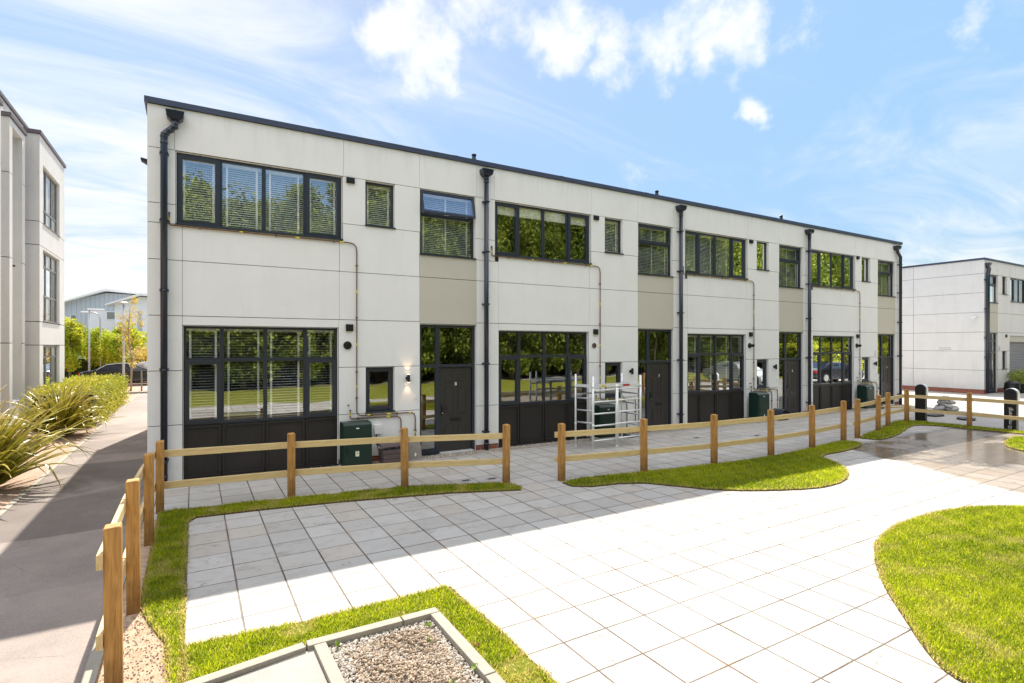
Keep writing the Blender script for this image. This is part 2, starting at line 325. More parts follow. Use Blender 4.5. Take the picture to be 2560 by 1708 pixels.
M['hedge'] = m_leaf('hedge_leaves', (.20, .25, .012), (.58, .50, .05), None, .35)
M['phor'] = m_leaf('strap_leaves', (.08, .10, .012), (.47, .40, .035), (.56, .40, .13), .28, .34, .5)
M['ivy'] = m_leaf('weed_leaves', (.10, .22, .02), (.35, .42, .04), None, .3)
M['bark'] = mat('bark', (.17, .13, .10), .9, noise=.3, nscale=10, bump=.5, bscale=30)
M['barkp'] = mat('pale_bark', (.33, .24, .16), .9, noise=.25, nscale=10, bump=.3, bscale=30)
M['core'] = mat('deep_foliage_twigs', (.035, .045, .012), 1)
def m_brick():
    b = NB('red_brick'); t = N(b.nt, 'ShaderNodeTexBrick'); mp = N(b.nt, 'ShaderNodeMapping'); mp.inputs['Rotation'].default_value = (R(90), 0, 0)
    s_ = b.xyz(); cb = N(b.nt, 'ShaderNodeCombineXYZ'); b.L(b.math('ADD', s_[0], s_[1]), cb.inputs[0]); b.L(s_[2], cb.inputs[1]); b.L(cb.outputs[0], t.inputs['Vector'])
    t.inputs['Scale'].default_value = 1; t.inputs['Brick Width'].default_value = .225; t.inputs['Row Height'].default_value = .075; t.inputs['Mortar Size'].default_value = .006
    t.inputs['Color1'].default_value = (.36, .10, .06, 1); t.inputs['Color2'].default_value = (.28, .075, .05, 1); t.inputs['Mortar'].default_value = (.30, .25, .2, 1)
    return b.fin(t.outputs['Color'], .85, .2)
M['brick'] = m_brick()
def m_seam():
    b = NB('grey_standing_seam'); x, y, z = b.xyz(); f = b.math('FRACT', b.math('MULTIPLY', x, 1.6)); l = b.mr(b.math('ABSOLUTE', b.math('SUBTRACT', f, .5)), .44, .47)
    return b.fin(b.mix(l, (.46, .50, .55), (.24, .27, .31)), .5, .4)
M['seam'] = m_seam()
M['render'] = mat('white_render', (.72, .72, .74), .8, noise=.03, nscale=1)
M['roofw'] = mat('white_fascia', (.74, .74, .74), .6)
def m_shutter():
    b = NB('roller_shutter_slats'); x, y, z = b.xyz(); f = b.math('FRACT', b.math('MULTIPLY', z, 11)); b.bump(b.math('SINE', b.math('MULTIPLY', f, 3.14159)), .8, .03)
    return b.fin(b.mix(b.mr(f, .9, 1), (.17, .16, .155), (.05, .05, .05)), .4, .5)
M['shutter'] = m_shutter()
M['sack'] = mat('white_woven_sack', (.42, .40, .385), .85, noise=.35, nscale=12, bump=.6, bscale=9)
M['carpaint'] = mat('black_car_paint', (.008, .009, .014), .25, spec=.6, coat=.8)
M['carsilver'] = mat('silver_car_paint', (.48, .50, .53), .3, metal=.5, coat=.6)
M['taillamp'] = mat('red_tail_lamp', (.45, .01, .015), .2)
M['flower'] = mat('pink_petal', (.55, .03, .16), .6)

# ------------------------------------------------------------------ mesh helpers
class MB:
    def __init__(s): s.v = []; s.f = []
    def add(s, vs, fs):
        o = len(s.v); s.v += [tuple(v) for v in vs]; s.f += [tuple(i + o for i in f) for f in fs]; return s
    def box(s, x0, x1, y0, y1, z0, z1):
        return s.add([(x0,y0,z0),(x1,y0,z0),(x1,y1,z0),(x0,y1,z0),(x0,y0,z1),(x1,y0,z1),(x1,y1,z1),(x0,y1,z1)],
                     [(0,3,2,1),(4,5,6,7),(0,1,5,4),(1,2,6,5),(2,3,7,6),(3,0,4,7)])
    def pane(s, x0, x1, y, z0, z1): return s.add([(x0, y, z0), (x1, y, z0), (x1, y, z1), (x0, y, z1)], [(0, 1, 2, 3)])
    def bar(s, a, b, w, h, up=(0, 0, 1)):
        a = Vector(a); b = Vector(b); d = (b - a).normalized(); u = Vector(up); r = d.cross(u).normalized(); u = r.cross(d).normalized()
        vs = [p + r * sx * w / 2 + u * sz * h / 2 for p in (a, b) for sx, sz in ((-1,-1),(1,-1),(1,1),(-1,1))]
        return s.add(vs, [(0,1,2,3),(7,6,5,4),(0,4,5,1),(1,5,6,2),(2,6,7,3),(3,7,4,0)])
    def tube(s, pts, r, n=10, caps=True):
        pts = [Vector(p) for p in pts]; m = len(pts); rs = r if isinstance(r, (list, tuple)) else [r] * m
        o = len(s.v); prev = None
        for i, p in enumerate(pts):
            d = (pts[min(i + 1, m - 1)] - pts[max(i - 1, 0)]).normalized()
            if prev is None:
                a = Vector((0, 0, 1)) if abs(d.z) < .9 else Vector((1, 0, 0)); u = d.cross(a).normalized()
            else: u = (prev - d * prev.dot(d)).normalized()
            prev = u; w = d.cross(u)
            for k in range(n):
                t = 2 * math.pi * k / n; s.v.append(tuple(p + (u * math.cos(t) + w * math.sin(t)) * rs[i]))
        for i in range(m - 1):
            for k in range(n):
                a = o + i * n + k; b = o + i * n + (k + 1) % n; s.f.append((a, b, b + n, a + n))
        if caps: s.f.append(tuple(o + k for k in range(n))[::-1]); s.f.append(tuple(o + (m - 1) * n + k for k in range(n)))
        return s
    def lathe(s, c, prof, n=20, axis='z'):
        o = len(s.v)
        for r, h in prof:
            for k in range(n):
                t = 2 * math.pi * k / n; x, y = r * math.cos(t), r * math.sin(t)
                s.v.append((c[0] + x, c[1] + y, c[2] + h) if axis == 'z' else (c[0] + x, c[1] + h, c[2] + y) if axis == 'y' else (c[0] + h, c[1] + x, c[2] + y))
        for i in range(len(prof) - 1):
            for k in range(n):
                a = o + i * n + k; b = o + i * n + (k + 1) % n; s.f.append((a, b, b + n, a + n))
        s.f.append(tuple(o + k for k in range(n))); s.f.append(tuple(o + (len(prof) - 1) * n + k for k in range(n)))
        return s
    def prism(s, poly, z0, z1):
        n = len(poly); o = len(s.v)
        s.v += [(x, y, z0) for x, y in poly] + [(x, y, z1) for x, y in poly]
        s.f.append(tuple(o + i for i in range(n))[::-1]); s.f.append(tuple(o + n + i for i in range(n)))
        for i in range(n): j = (i + 1) % n; s.f.append((o + i, o + j, o + n + j, o + n + i))
        return s
    def xprism(s, poly, x0, x1):  # poly in (y, z)
        n = len(poly); o = len(s.v)
        s.v += [(x0, y, z) for y, z in poly] + [(x1, y, z) for y, z in poly]
        s.f.append(tuple(o + i for i in range(n))); s.f.append(tuple(o + n + i for i in range(n))[::-1])
        for i in range(n): j = (i + 1) % n; s.f.append((o + i, o + n + i, o + n + j, o + j))
        return s
    def yprism(s, poly, y0, y1):  # poly in (x, z)
        n = len(poly); o = len(s.v)
        s.v += [(x, y0, z) for x, z in poly] + [(x, y1, z) for x, z in poly]
        s.f.append(tuple(o + i for i in range(n))); s.f.append(tuple(o + n + i for i in range(n))[::-1])
        for i in range(n): j = (i + 1) % n; s.f.append((o + i, o + n + i, o + n + j, o + j))
        return s
    def build(s, name, m, parent=None, smooth=False, bevel=0, fix=True):
        me = bpy.data.meshes.new(name); me.from_pydata(s.v, [], s.f); 
        if fix:
            bm = bmesh.new(); bm.from_mesh(me); bmesh.ops.recalc_face_normals(bm, faces=bm.faces); bm.to_mesh(me); bm.free()
        me.materials.append(m); o = bpy.data.objects.new(name, me); C.objects.link(o)
        if parent: o.parent = parent
        if smooth:
            for p in me.polygons: p.use_smooth = len(p.vertices) == 4
        if bevel:
            b = o.modifiers.new('bevel', 'BEVEL'); b.width = bevel; b.segments = 2; b.limit_method = 'ANGLE'; b.angle_limit = R(40)
        return o
def tag(o, label=None, cat=None, group=None, kind=None):
    if label: o['label'] = label
    if cat: o['category'] = cat
    if group: o['group'] = group
    if kind: o['kind'] = kind
    return o
def empty(name, loc=(0, 0, 0), rz=0, **kw):
    o = bpy.data.objects.new(name, None); C.objects.link(o); o.location = loc; o.rotation_euler = (0, 0, rz); o.empty_display_size = .2
    return tag(o, **kw)
def struct(o): o['kind'] = 'structure'; return o
def copy_tree(o, parent=None):
    c = o.copy(); C.objects.link(c)
    if parent is not None: c.parent = parent
    for ch in [q for q in o.children]: copy_tree(ch, c)
    return c
def text(name, s, loc, size, m, parent, rot=(R(90), 0, 0), ext=.004):
    cu = bpy.data.curves.new(name, 'FONT'); cu.body = s; cu.size = size; cu.extrude = ext; cu.align_x = 'CENTER'; cu.align_y = 'CENTER'
    t = bpy.data.objects.new(name, cu); C.objects.link(t); dg = bpy.context.evaluated_depsgraph_get()
    me = bpy.data.meshes.new_from_object(t.evaluated_get(dg)); bpy.data.objects.remove(t); me.materials.clear(); me.materials.append(m); me.name = name
    o = bpy.data.objects.new(name, me); C.objects.link(o); o.location = loc; o.rotation_euler = rot; o.parent = parent; return o
def npmesh(name, V, F, m, parent=None, attrs=None):
    """V (n,3), F (k,3 or 4)"""
    me = bpy.data.meshes.new(name); V = np.asarray(V, np.float32); F = np.asarray(F, np.int32); k = F.shape[1]
    me.vertices.add(len(V)); me.vertices.foreach_set('co', V.ravel()); me.loops.add(F.size); me.loops.foreach_set('vertex_index', F.ravel())
    me.polygons.add(len(F)); me.polygons.foreach_set('loop_start', np.arange(0, F.size, k, dtype=np.int32)); me.polygons.foreach_set('loop_total', np.full(len(F), k, np.int32))
    for an, av in (attrs or {}).items():
        a = me.attributes.new(an, 'FLOAT', 'POINT'); a.data.foreach_set('value', np.asarray(av, np.float32))
    me.update(calc_edges=True); me.validate(); me.materials.append(m)
    o = bpy.data.objects.new(name, me); C.objects.link(o)
    if parent: o.parent = parent
    return o
def inpoly(P, poly):
    x, y = P[:, 0], P[:, 1]; r = np.zeros(len(P), bool); n = len(poly)
    for i in range(n):
        x0, y0 = poly[i]; x1, y1 = poly[(i + 1) % n]
        if y0 == y1: continue
        c = ((y0 > y) != (y1 > y)) & (x < (x1 - x0) * (y - y0) / (y1 - y0) + x0); r ^= c
    return r
def smooth_poly(p, it=2):
    for _ in range(it):
        q = []
        for i in range(len(p)):
            a, b = p[i], p[(i + 1) % len(p)]; q += [(a[0]*.75+b[0]*.25, a[1]*.75+b[1]*.25), (a[0]*.25+b[0]*.75, a[1]*.25+b[1]*.75)]
        p = q
    return p
def sheet(name, poly, z, m, thick=None):
    b = MB()
    if thick: b.prism(poly, z - thick, z)
    else: b.add([(x, y, z) for x, y in poly], [tuple(range(len(poly)))])
    return b.build(name, m)
def rect(x0, x1, y0, y1): return [(x0, y0), (x1, y0), (x1, y1), (x0, y1)]

# ------------------------------------------------------------------ ground
struct(sheet('ground', rect(-400, 400, -300, 500), -.03, M['ground']))
struct(sheet('street', [(20.35, -40), (120, -40), (120, 60), (-60, 60), (-60, 22.9), (26, 22.9), (26, 11), (20.35, 11)], -.008, M['street']))
struct(sheet('path', rect(-2.45, -.72, -30, 22.9), -.004, M['asphalt']))
struct(sheet('path_verge', rect(-.72, 30, .1, 23), -.012, M['asphalt']))
struct(sheet('planting_bed', rect(-60, -2.53, -30, 60), -.006, M['mulch']))
struct(sheet('path_edging', rect(-2.53, -2.45, -30, 22.9), .006, M['kerb'], .05))
struct(sheet('fence_edging', rect(-.72, -.63, -30, -.3), .03, M['kerb'], .08))
struct(sheet('paving', [(-.07, -6.36), (-.07, -2.3), (-.6, -2.3), (-.6, -.38), (27.5, -.38), (27.5, -1.9), (20.4, -2.5), (20.4, -13.6), (-30, -13.6), (-30, -11), (-.07, -11), (2.3, -11), (2.3, -6.42), (.2, -6.4)], 0, M['paving']))
struct(sheet('yard_lawn', rect(-40, 60, -22.5, -13.6), .0, M['turf']))
struct(sheet('soil', [(-.63, -12), (-.02, -12), (-.02, -7.02), (-.07, -6.4), (-.07, -2.3), (-.63, -2.3)], .004, M['soil']))
b = MB().box(-.63, 27, -.38, -.0, -.03, .004); struct(b.build('gravel_strip', M['gravelbed']))
struct(sheet('planter_asphalt', [(-.4, -7.2), (.84, -6.97), (.885, -12), (-.4, -12)], .03, M['asphalt2']))

def grass(name, poly, z, per_m2, h=(.03, .06), w=.007, seed=1, dryk=.5, parent=None, region=None):
    g = np.random.default_rng(seed); P = np.array(poly); mn, mx = P.min(0), P.max(0)
    if region: mn = np.maximum(mn, region[:2]); mx = np.minimum(mx, region[2:])
    w *= .55; n = int((mx - mn).prod() * per_m2 * 1.7); pts = g.random((n, 2)) * (mx - mn) + mn
    pts = pts[inpoly(pts + g.normal(0, .012, pts.shape), poly)]; n = len(pts)
    d = np.sin(pts[:, 0] * 3.1 + 1.7 * np.sin(pts[:, 1] * 2.3 + seed)) * np.sin(pts[:, 1] * 4.2 + 1.3 * np.sin(pts[:, 0] * 3.7)) + .5 * np.sin(pts[:, 0] * 9.3 + pts[:, 1] * 7.1) * np.sin(pts[:, 1] * 11 - pts[:, 0] * 5)
    P_in = inpoly(pts, inset(poly, .05)); edge = ~P_in & (g.random(len(pts)) < .6)
    keep = g.random(n) > np.clip((d - .40) * dryk * 1.7, 0, .9); pts = pts[keep]; d = d[keep]; edge = edge[keep]; n = len(pts)
    a = g.random(n) * 2 * np.pi; hh = h[0] + (h[1] - h[0]) * g.random(n) ** 1.5; ww = w * (.6 + .8 * g.random(n)); lean = g.normal(0, .45, (n, 2)) * hh[:, None]
    V = np.zeros((n, 3, 3)); V[:, 0, 0] = pts[:, 0] - np.cos(a) * ww; V[:, 0, 1] = pts[:, 1] - np.sin(a) * ww; V[:, 1, 0] = pts[:, 0] + np.cos(a) * ww; V[:, 1, 1] = pts[:, 1] + np.sin(a) * ww
    V[:, 2, :2] = pts + lean; V[:, 2, 2] = hh; V[:, :, 2] += z
    t = np.clip(.5 + .2 * np.sin(pts[:, 0] * 1.3) * np.sin(pts[:, 1] * 1.9) + .15 * np.sin(pts[:, 0] * 8 + pts[:, 1] * 5) * np.sin(pts[:, 1] * 13 - pts[:, 0] * 6) + g.normal(0, .3, n), 0, 1); dry = np.clip(np.clip(d - .35, 0, 1) * dryk * 1.3 + (g.random(n) < .09) * .7 + edge * .75, 0, 1)
    return tag(npmesh(name, V.reshape(-1, 3), np.arange(n * 3).reshape(-1, 3), M['grass'], parent, {'tint': np.repeat(t, 3), 'dry': np.repeat(dry, 3)}), None, 'grass', None, 'stuff')
def lawn(poly, per, label, h=(.025, .055), w=.007, seed=1, dryk=.5, region=None, sm=1, blades=True):
    poly = smooth_poly(poly, sm) if sm else poly
    struct(sheet('turf_bed', poly, .016, M['soild'], .03))
    cx = sum(p[0] for p in poly) / len(poly); cy = sum(p[1] for p in poly) / len(poly)
    struct(sheet('turf_surface', inset(poly, .02), .022, M['turf']))
    g = grass('lawn_grass', poly, .02, per, h, w, seed, dryk, None, region); g['label'] = label
def inset(p, d):
    n = len(p); out = []; ar = sum(p[i][0] * p[(i + 1) % n][1] - p[(i + 1) % n][0] * p[i][1] for i in range(n)); s = 1 if ar > 0 else -1
    for i in range(n):
        a = Vector(p[i - 1]); b_ = Vector(p[i]); c = Vector(p[(i + 1) % n]); e1 = (b_ - a); e2 = (c - b_)
        n1 = Vector((-e1.y, e1.x)).normalized() * s; n2 = Vector((-e2.y, e2.x)).normalized() * s; m = (n1 + n2)
        m = m.normalized() if m.length > 1e-6 else n1; out.append((b_.x + m.x * d, b_.y + m.y * d))
    return out
strip = [(-.16, -7.0), (-.22, -6.2), (-.36, -5.75), (-.46, -5.3), (-.46, -2.0), (-.3, -1.93), (1.2, -2.1), (3.2, -2.38), (4.9, -3.05), (5.0, -3.4), (4.88, -3.6), (3.72, -3.16), (2.1, -2.78), (.88, -2.58), (.03, -2.5), (-.07, -2.7), (-.07, -6.95)]
lawn(strip, 5200, 'narrow turf strip behind the first fence run and beside the path fence', seed=3, dryk=1.1, sm=0, h=(.02, .05))
lawn([(-.07, -6.36), (.2, -6.37), (.86, -6.43), (1.8, -6.43), (2.25, -6.42), (2.31, -7.3), (2.3, -9.2), (1.95, -9.2), (1.945, -6.885), (.833, -6.885), (-.02, -7.02), (-.07, -7.0)], 8500, 'sunlit turf wrapped around the corner of the gravel planter kerb', seed=4, dryk=1.0, sm=0, h=(.02, .05))
lawn([(5.78, -3.40), (5.78, -4.0), (6.93, -4.19), (7.4, -4.8), (7.75, -5.3), (8.3, -5.68), (8.97, -5.99), (9.57, -6.17), (10.35, -6.10), (11.03, -5.81), (11.45, -5.51), (11.89, -5.05), (12.1, -4.55), (13.56, -4.53), (14.52, -4.31), (14.8, -4.05), (14.6, -3.7), (13, -3.9), (11.2, -4.05), (9.4, -3.92), (7.6, -3.68)], 2600, 'curved turf bed behind the middle fence run, its tip in sun', w=.010, seed=5, dryk=.1)
lawn([(15.45, -3.7), (15.6, -4.05), (15.73, -4.19), (16.63, -4.07), (17.7, -3.8), (18.84, -3.46), (19.6, -3.34), (19.95, -3.8), (20.05, -4.6), (20.2, -5.7), (20.35, -9), (20.75, -9), (20.75, -4.5), (20.62, -2.6), (20.0, -2.55), (18.4, -2.95), (17.3, -3.25), (16.4, -3.45)], 1200, 'shaded turf strip under the far fence corner', w=.014, seed=6, dryk=.05)
big = [(4.75, -11.0), (4.9, -9.82), (4.99, -9.65), (5.25, -9.41), (5.59, -9.15), (6.11, -8.74), (6.69, -8.37), (7.33, -8.04), (7.85, -7.9), (8.44, -7.79), (9.31, -7.79), (10.09, -7.9), (10.5, -8.03), (11.3, -8.5), (12.2, -9.6), (12.2, -11.2), (8, -12.2), (5.2, -12)]
lawn(big, 6500, 'large rounded sunlit lawn in the right foreground', seed=7, dryk=.28, region=(4.5, -11.2, 12.4, -7.6), h=(.02, .045))
lawn([(19.56, -5.75), (18.77, -5.8), (17.87, -6.0), (17.18, -6.3), (16.9, -6.75), (17.4, -7.4), (19.5, -7.6), (20.1, -6.8)], 1500, 'small sunlit lawn tip at the right edge of the paving', w=.014, seed=8, dryk=.2)

# planter: kerbs, gravel, clods
k = MB()
def kerb(a, b_, w=.095, top=.07, gap=.006):
    a = Vector((*a, 0)); b_ = Vector((*b_, 0)); d = (b_ - a).normalized() * gap; k.bar((a.x + d.x, a.y + d.y, top / 2 - .03), (b_.x - d.x, b_.y - d.y, top / 2 - .03), w, top + .06)
kerb((.79, -6.93), (1.60, -6.93)); kerb((1.60, -6.93), (1.945, -6.93)); kerb((1.897, -6.98), (1.897, -8.05)); kerb((1.897, -8.05), (1.897, -9.4)); kerb((.887, -6.98), (.935, -9.4)); kerb((.78, -6.935), (-.95, -7.21))
tag(k.build('planter_kerb', M['kerb'], bevel=.006), 'pale concrete kerb edging framing the square gravel planter', 'kerb')
def stones(name, n, box, z, size, m, seed, label, hump=0):
    g = np.random.default_rng(seed); t = (1 + 5 ** .5) / 2
    iv = np.array([(-1,t,0),(1,t,0),(-1,-t,0),(1,-t,0),(0,-1,t),(0,1,t),(0,-1,-t),(0,1,-t),(t,0,-1),(t,0,1),(-t,0,-1),(-t,0,1)], float); iv /= np.linalg.norm(iv[0])
    fi = np.array([(0,11,5),(0,5,1),(0,1,7),(0,7,10),(0,10,11),(1,5,9),(5,11,4),(11,10,2),(10,7,6),(7,1,8),(3,9,4),(3,4,2),(3,2,6),(3,6,8),(3,8,9),(4,9,5),(2,4,11),(6,2,10),(8,6,7),(9,8,1)])
    V = []; F = []; T = []
    for i in range(n):
        s = size * (.5 + g.random() ** 2 * 1.1) * np.array([1, .75 + .4 * g.random(), .55 + .3 * g.random()]); v = iv * (1 + g.normal(0, .14, (12, 1))) * s
        e = np.array(Euler((g.random() * 6, g.random() * 6, g.random() * 6)).to_matrix()); v = v @ e.T
        x = box[0] + g.random() * (box[1] - box[0]); y = box[2] + g.random() * (box[3] - box[2])
        zz = z + g.random() * size * .9 + hump * max(0, math.sin((x - box[0]) / (box[1] - box[0]) * 3.14)) * (.5 + .5 * math.sin(x * 9 + y * 7))
        V.append(v + (x, y, zz)); F.append(fi + 12 * i); T += [g.random()] * 12
    return tag(npmesh(name, np.concatenate(V), np.concatenate(F), m, None, {'tint': T}), label, name.replace('_', ' '), None, 'stuff')
struct(sheet('planter_soil', [(.93, -6.98), (1.85, -6.98), (1.85, -9.4), (.98, -9.4)], .004, M['soild']))
stones('gravel', 9500, (.95, 1.84, -8.35, -6.99), .012, .0105, M['stone'], 1, 'loose pale grey gravel filling the square planter')
stones('soil_clods', 3600, (1.06, 1.78, -8.35, -7.10), .018, .011, M['clod'], 2, 'brown crumbly soil heaped over the planter gravel', .03)
stones('wall_gravel', 5000, (-.1, 9, -.37, -.02), .004, .011, M['stone'], 3, 'thin line of gravel along the foot of the terrace wall')
stones('fence_rubble', 1300, (-.62, -.2, -8.2, -5.5), .004, .007, M['clod'], 5, 'dark crumbled soil beside the nearest fence posts')

def leaves(name, P, size, m, parent, seed=0, asp=.6, attrs=True, up=0.):
    g = np.random.default_rng(seed); n = len(P); a = g.normal(size=(n, 3)); a[:, 2] += up; a /= np.linalg.norm(a, axis=1)[:, None]
    b_ = np.cross(a, g.normal(size=(n, 3))); b_ /= np.linalg.norm(b_, axis=1)[:, None]; c = np.cross(a, b_); s = size * (.6 + .8 * g.random(n))[:, None]
    V = np.stack([P - b_ * s * .5, P + c * s * asp * .5 + a * s * .08, P + b_ * s * .5, P - c * s * asp * .5 + a * s * .08], 1)
    t = np.clip(.5 + .3 * np.sin(P[:, 0] * 2.1 + P[:, 2] * 1.7) + g.normal(0, .22, n), 0, 1)
    return npmesh(name, V.reshape(-1, 3), np.arange(n * 4).reshape(-1, 4), m, parent, {'tint': np.repeat(t, 4)})
# small weeds in the planter
for i, (x, y) in enumerate([(1.78, -7.12), (1.70, -7.35), (1.30, -7.95), (1.62, -7.98), (1.06, -7.85), (1.84, -7.9), (1.01, -7.05)]):
    g = np.random.default_rng(50 + i); w_ = empty('weed', (x, y, .04), 0, label=['yellow green weed at the far corner of the gravel planter', 'green weed by the right kerb of the planter below the corner', 'leafy weed in the middle foreground of the planter soil', 'light green weed in the soil right of the planter centre', 'yellowing weed near the left kerb of the planter', 'tiny weed tight against the right planter kerb, nearest the camera', 'dark green weed in the left rear corner of the planter'][i], cat='weed', group='weeds growing in the gravel planter')
    leaves('foliage', g.normal(0, .012, (14, 3)) + (0, 0, .012), .028, M['ivy'], w_, i)
    MB().tube([(0, 0, -.03), (0, 0, .012)], .002, 5).build('stem', M['ivy'], w_)
tag(leaves('petal', np.random.default_rng(3).normal(0, .008, (9, 3)) + (1.99, -7.62, .055), .02, M['flower'], None, 2), 'pink flower petals dropped on the turf by the planter kerb', 'petals')

# metal cover plates on the paving
for i, (x, y, lb) in enumerate([(4.35, -2.5, 'left of the pair of square metal covers beside the first fence end'), (4.83, -2.62, 'right of the pair of square metal covers, nearest the fence end post'), (11.75, -1.45, 'thin metal cover plate in paving beyond the middle fence'), (13.5, -2.05, 'metal cover plate in paving near the middle fence end'), (17.7, -2.2, 'far metal cover plate in paving by the last fence gap')]):
    r_ = empty('drain_cover', (x, y, .004), 0, label=lb, cat='drain cover', group='small metal covers set in the paving')
    MB().box(-.09, .09, -.06, .06, -.004, .003).build('frame', M['alud'], r_)
    q = MB(); [q.box(-.075 + j * .022, -.062 + j * .022, -.048, .048, .0032, .006) for j in range(7)]; q.build('grate', M['anth'], r_)

# ------------------------------------------------------------------ the terrace
PITCH = 6.61
DOORF = []
def window(parent, x0, x1, z0, z1, mull=(), trans=(), opens=(), blind=None, y=.085, glass=M['glass'], frame=M['anth'], sill=True, name='window', label=None, zlow=None, tilt=None, fw=.055):
    """mull: x of mullions, trans: z of transoms (full width), opens: (column, row) of casements; row 0 = top"""
    w = MB(); d = .075; xs = [x0] + list(mull) + [x1]; zs = [z1] + list(trans) + [z0]; mw = .036
    w.box(x0, x0 + fw, y, y + d, z0, z1); w.box(x1 - fw, x1, y, y + d, z0, z1); w.box(x0 + fw, x1 - fw, y, y + d, z1 - fw, z1); w.box(x0 + fw, x1 - fw, y, y + d, z0, z0 + fw)
    for x in mull: w.box(x - mw, x + mw, y + .002, y + d - .002, z0 + fw, z1 - fw)
    for z in trans:
        for i in range(len(xs) - 1):
            w.box(xs[i] + (fw if i == 0 else mw), xs[i + 1] - (fw if i == len(xs) - 2 else mw), y + .004, y + d - .004, z - .035, z + .035)
    gl = MB(); panes = []
    for r in range(len(zs) - 1):
        for c in range(len(xs) - 1):
            a = xs[c] + (fw if c == 0 else mw); b_ = xs[c + 1] - (fw if c == len(xs) - 2 else mw); t = zs[r] - (fw if r == 0 else .035); u = zs[r + 1] + (fw if r == len(zs) - 2 else .035)
            panes.append((a, b_, u, t))
            if tilt and (c, r) == tilt[0]: continue
            if (c, r) in opens:
                e = .048; o_ = .03
                w.box(a - o_, a + e, y - .02, y + .03, u - o_, t + o_); w.box(b_ - e, b_ + o_, y - .02, y + .03, u - o_, t + o_)
                w.box(a + e, b_ - e, y - .02, y + .03, t - e, t + o_); w.box(a + e, b_ - e, y - .02, y + .03, u - o_, u + e); a += e; b_ -= e; u += e; t -= e
            gl.add([(a, y + .03, u), (b_, y + .03, u), (b_, y + .03, t), (a, y + .03, t)], [(0, 1, 2, 3)])
    if trans == () and len(mull) == 3:  # slim trickle vents over the side casements
        for q in (0, 3): w.box((xs[q] + xs[q + 1]) / 2 - .16, (xs[q] + xs[q + 1]) / 2 + .16, y - .018, y, z1 - .04, z1 - .018)
    if sill: w.box(x0 - .01, x1 + .01, -.035, y + .01, z0 - .012, z0 + .018)
    wo = empty(name, (0, 0, 0)); wo.parent = parent
    if label: wo['label'] = label
    w.build('frame', frame, wo, bevel=.003)
    g_ = gl.build('glass', glass, wo)
    if tilt:
        (cr, ang) = tilt; a, b_, u, t = panes[[(c, r) for r in range(len(zs) - 1) for c in range(len(xs) - 1)].index(cr)]
        e = .055; s = MB(); W_ = b_ - a + .06; H_ = t - u + .06
        s.box(0, e, -.03, .02, -H_, 0); s.box(W_ - e, W_, -.03, .02, -H_, 0); s.box(e, W_ - e, -.03, .02, -e, 0); s.box(e, W_ - e, -.03, .02, -H_, -H_ + e)
        so = s.build('opening_sash', frame, wo, bevel=.003); so['label'] = 'sash tilted open at the bottom'; so.location = (a - .03, y - .02, t + .03); so.rotation_euler = (-R(ang), 0, 0)
        gg = MB().add([(e, -.006, -H_ + e), (W_ - e, -.006, -H_ + e), (W_ - e, -.006, -e), (e, -.006, -e)], [(0, 1, 2, 3)]).build('glass', glass, so)
        MB().box(W_ * .46, W_ * .52, .02, .05, -H_ + .01, -H_ + .06).build('handle', M['white'], so)
    if blind: # (pitch, slat tilt degrees, list of tapes per pane)
        pitch, ang, mode = blind; sl = MB(); yb = y + .13
        cols = [(min(p[0] for p in panes if abs(p[0] - q) < .12), max(p[1] for p in panes if abs(p[0] - q) < .12)) for q in xs[:-1]] if len(xs) > 2 else [(x0 + .03, x1 - .03)]
        top = z1 - .05; bot = z0 + .05
        for (a, b_) in cols:
            a -= .02; b_ += .02
            if mode == 'rolled':
                sl.box(a, b_, yb - .06, yb - .02, top - .2, top); sl.box(a, b_, yb - .065, yb - .015, top - .235, top - .205)
                continue
            if mode == 'cloth':
                sl.box(a, b_, yb - .02, yb + .02, top - .05, top)
            else: sl.box(a, b_, yb - .025, yb + .025, top - .045, top)
            z = top - .06; ca = math.cos(R(ang)) * .025; sa = math.sin(R(ang)) * .025
            while z > bot:
                sl.add([(a, yb - ca, z - sa), (b_, yb - ca, z - sa), (b_, yb + ca, z + sa), (a, yb + ca, z + sa)], [(0, 1, 2, 3)]); z -= pitch
            wd = b_ - a; tps = (.14, .86) if wd < .8 else (.1, .5, .9)
            if wd < .5: tps = (.3, .75)
            for tq in tps: sl.box(a + wd * tq - .019, a + wd * tq + .019, yb - .034, yb - .030, bot, top)
            sl.box(a, b_, yb - .02, yb + .02, bot - .02, bot)
        bo = sl.build('blind', M['blindcream'] if mode == 'rolled' else M['slat'], wo, fix=False)
        if mode == 'rolled': bo['label'] = 'cream blind gathered up at the window head'
    return wo

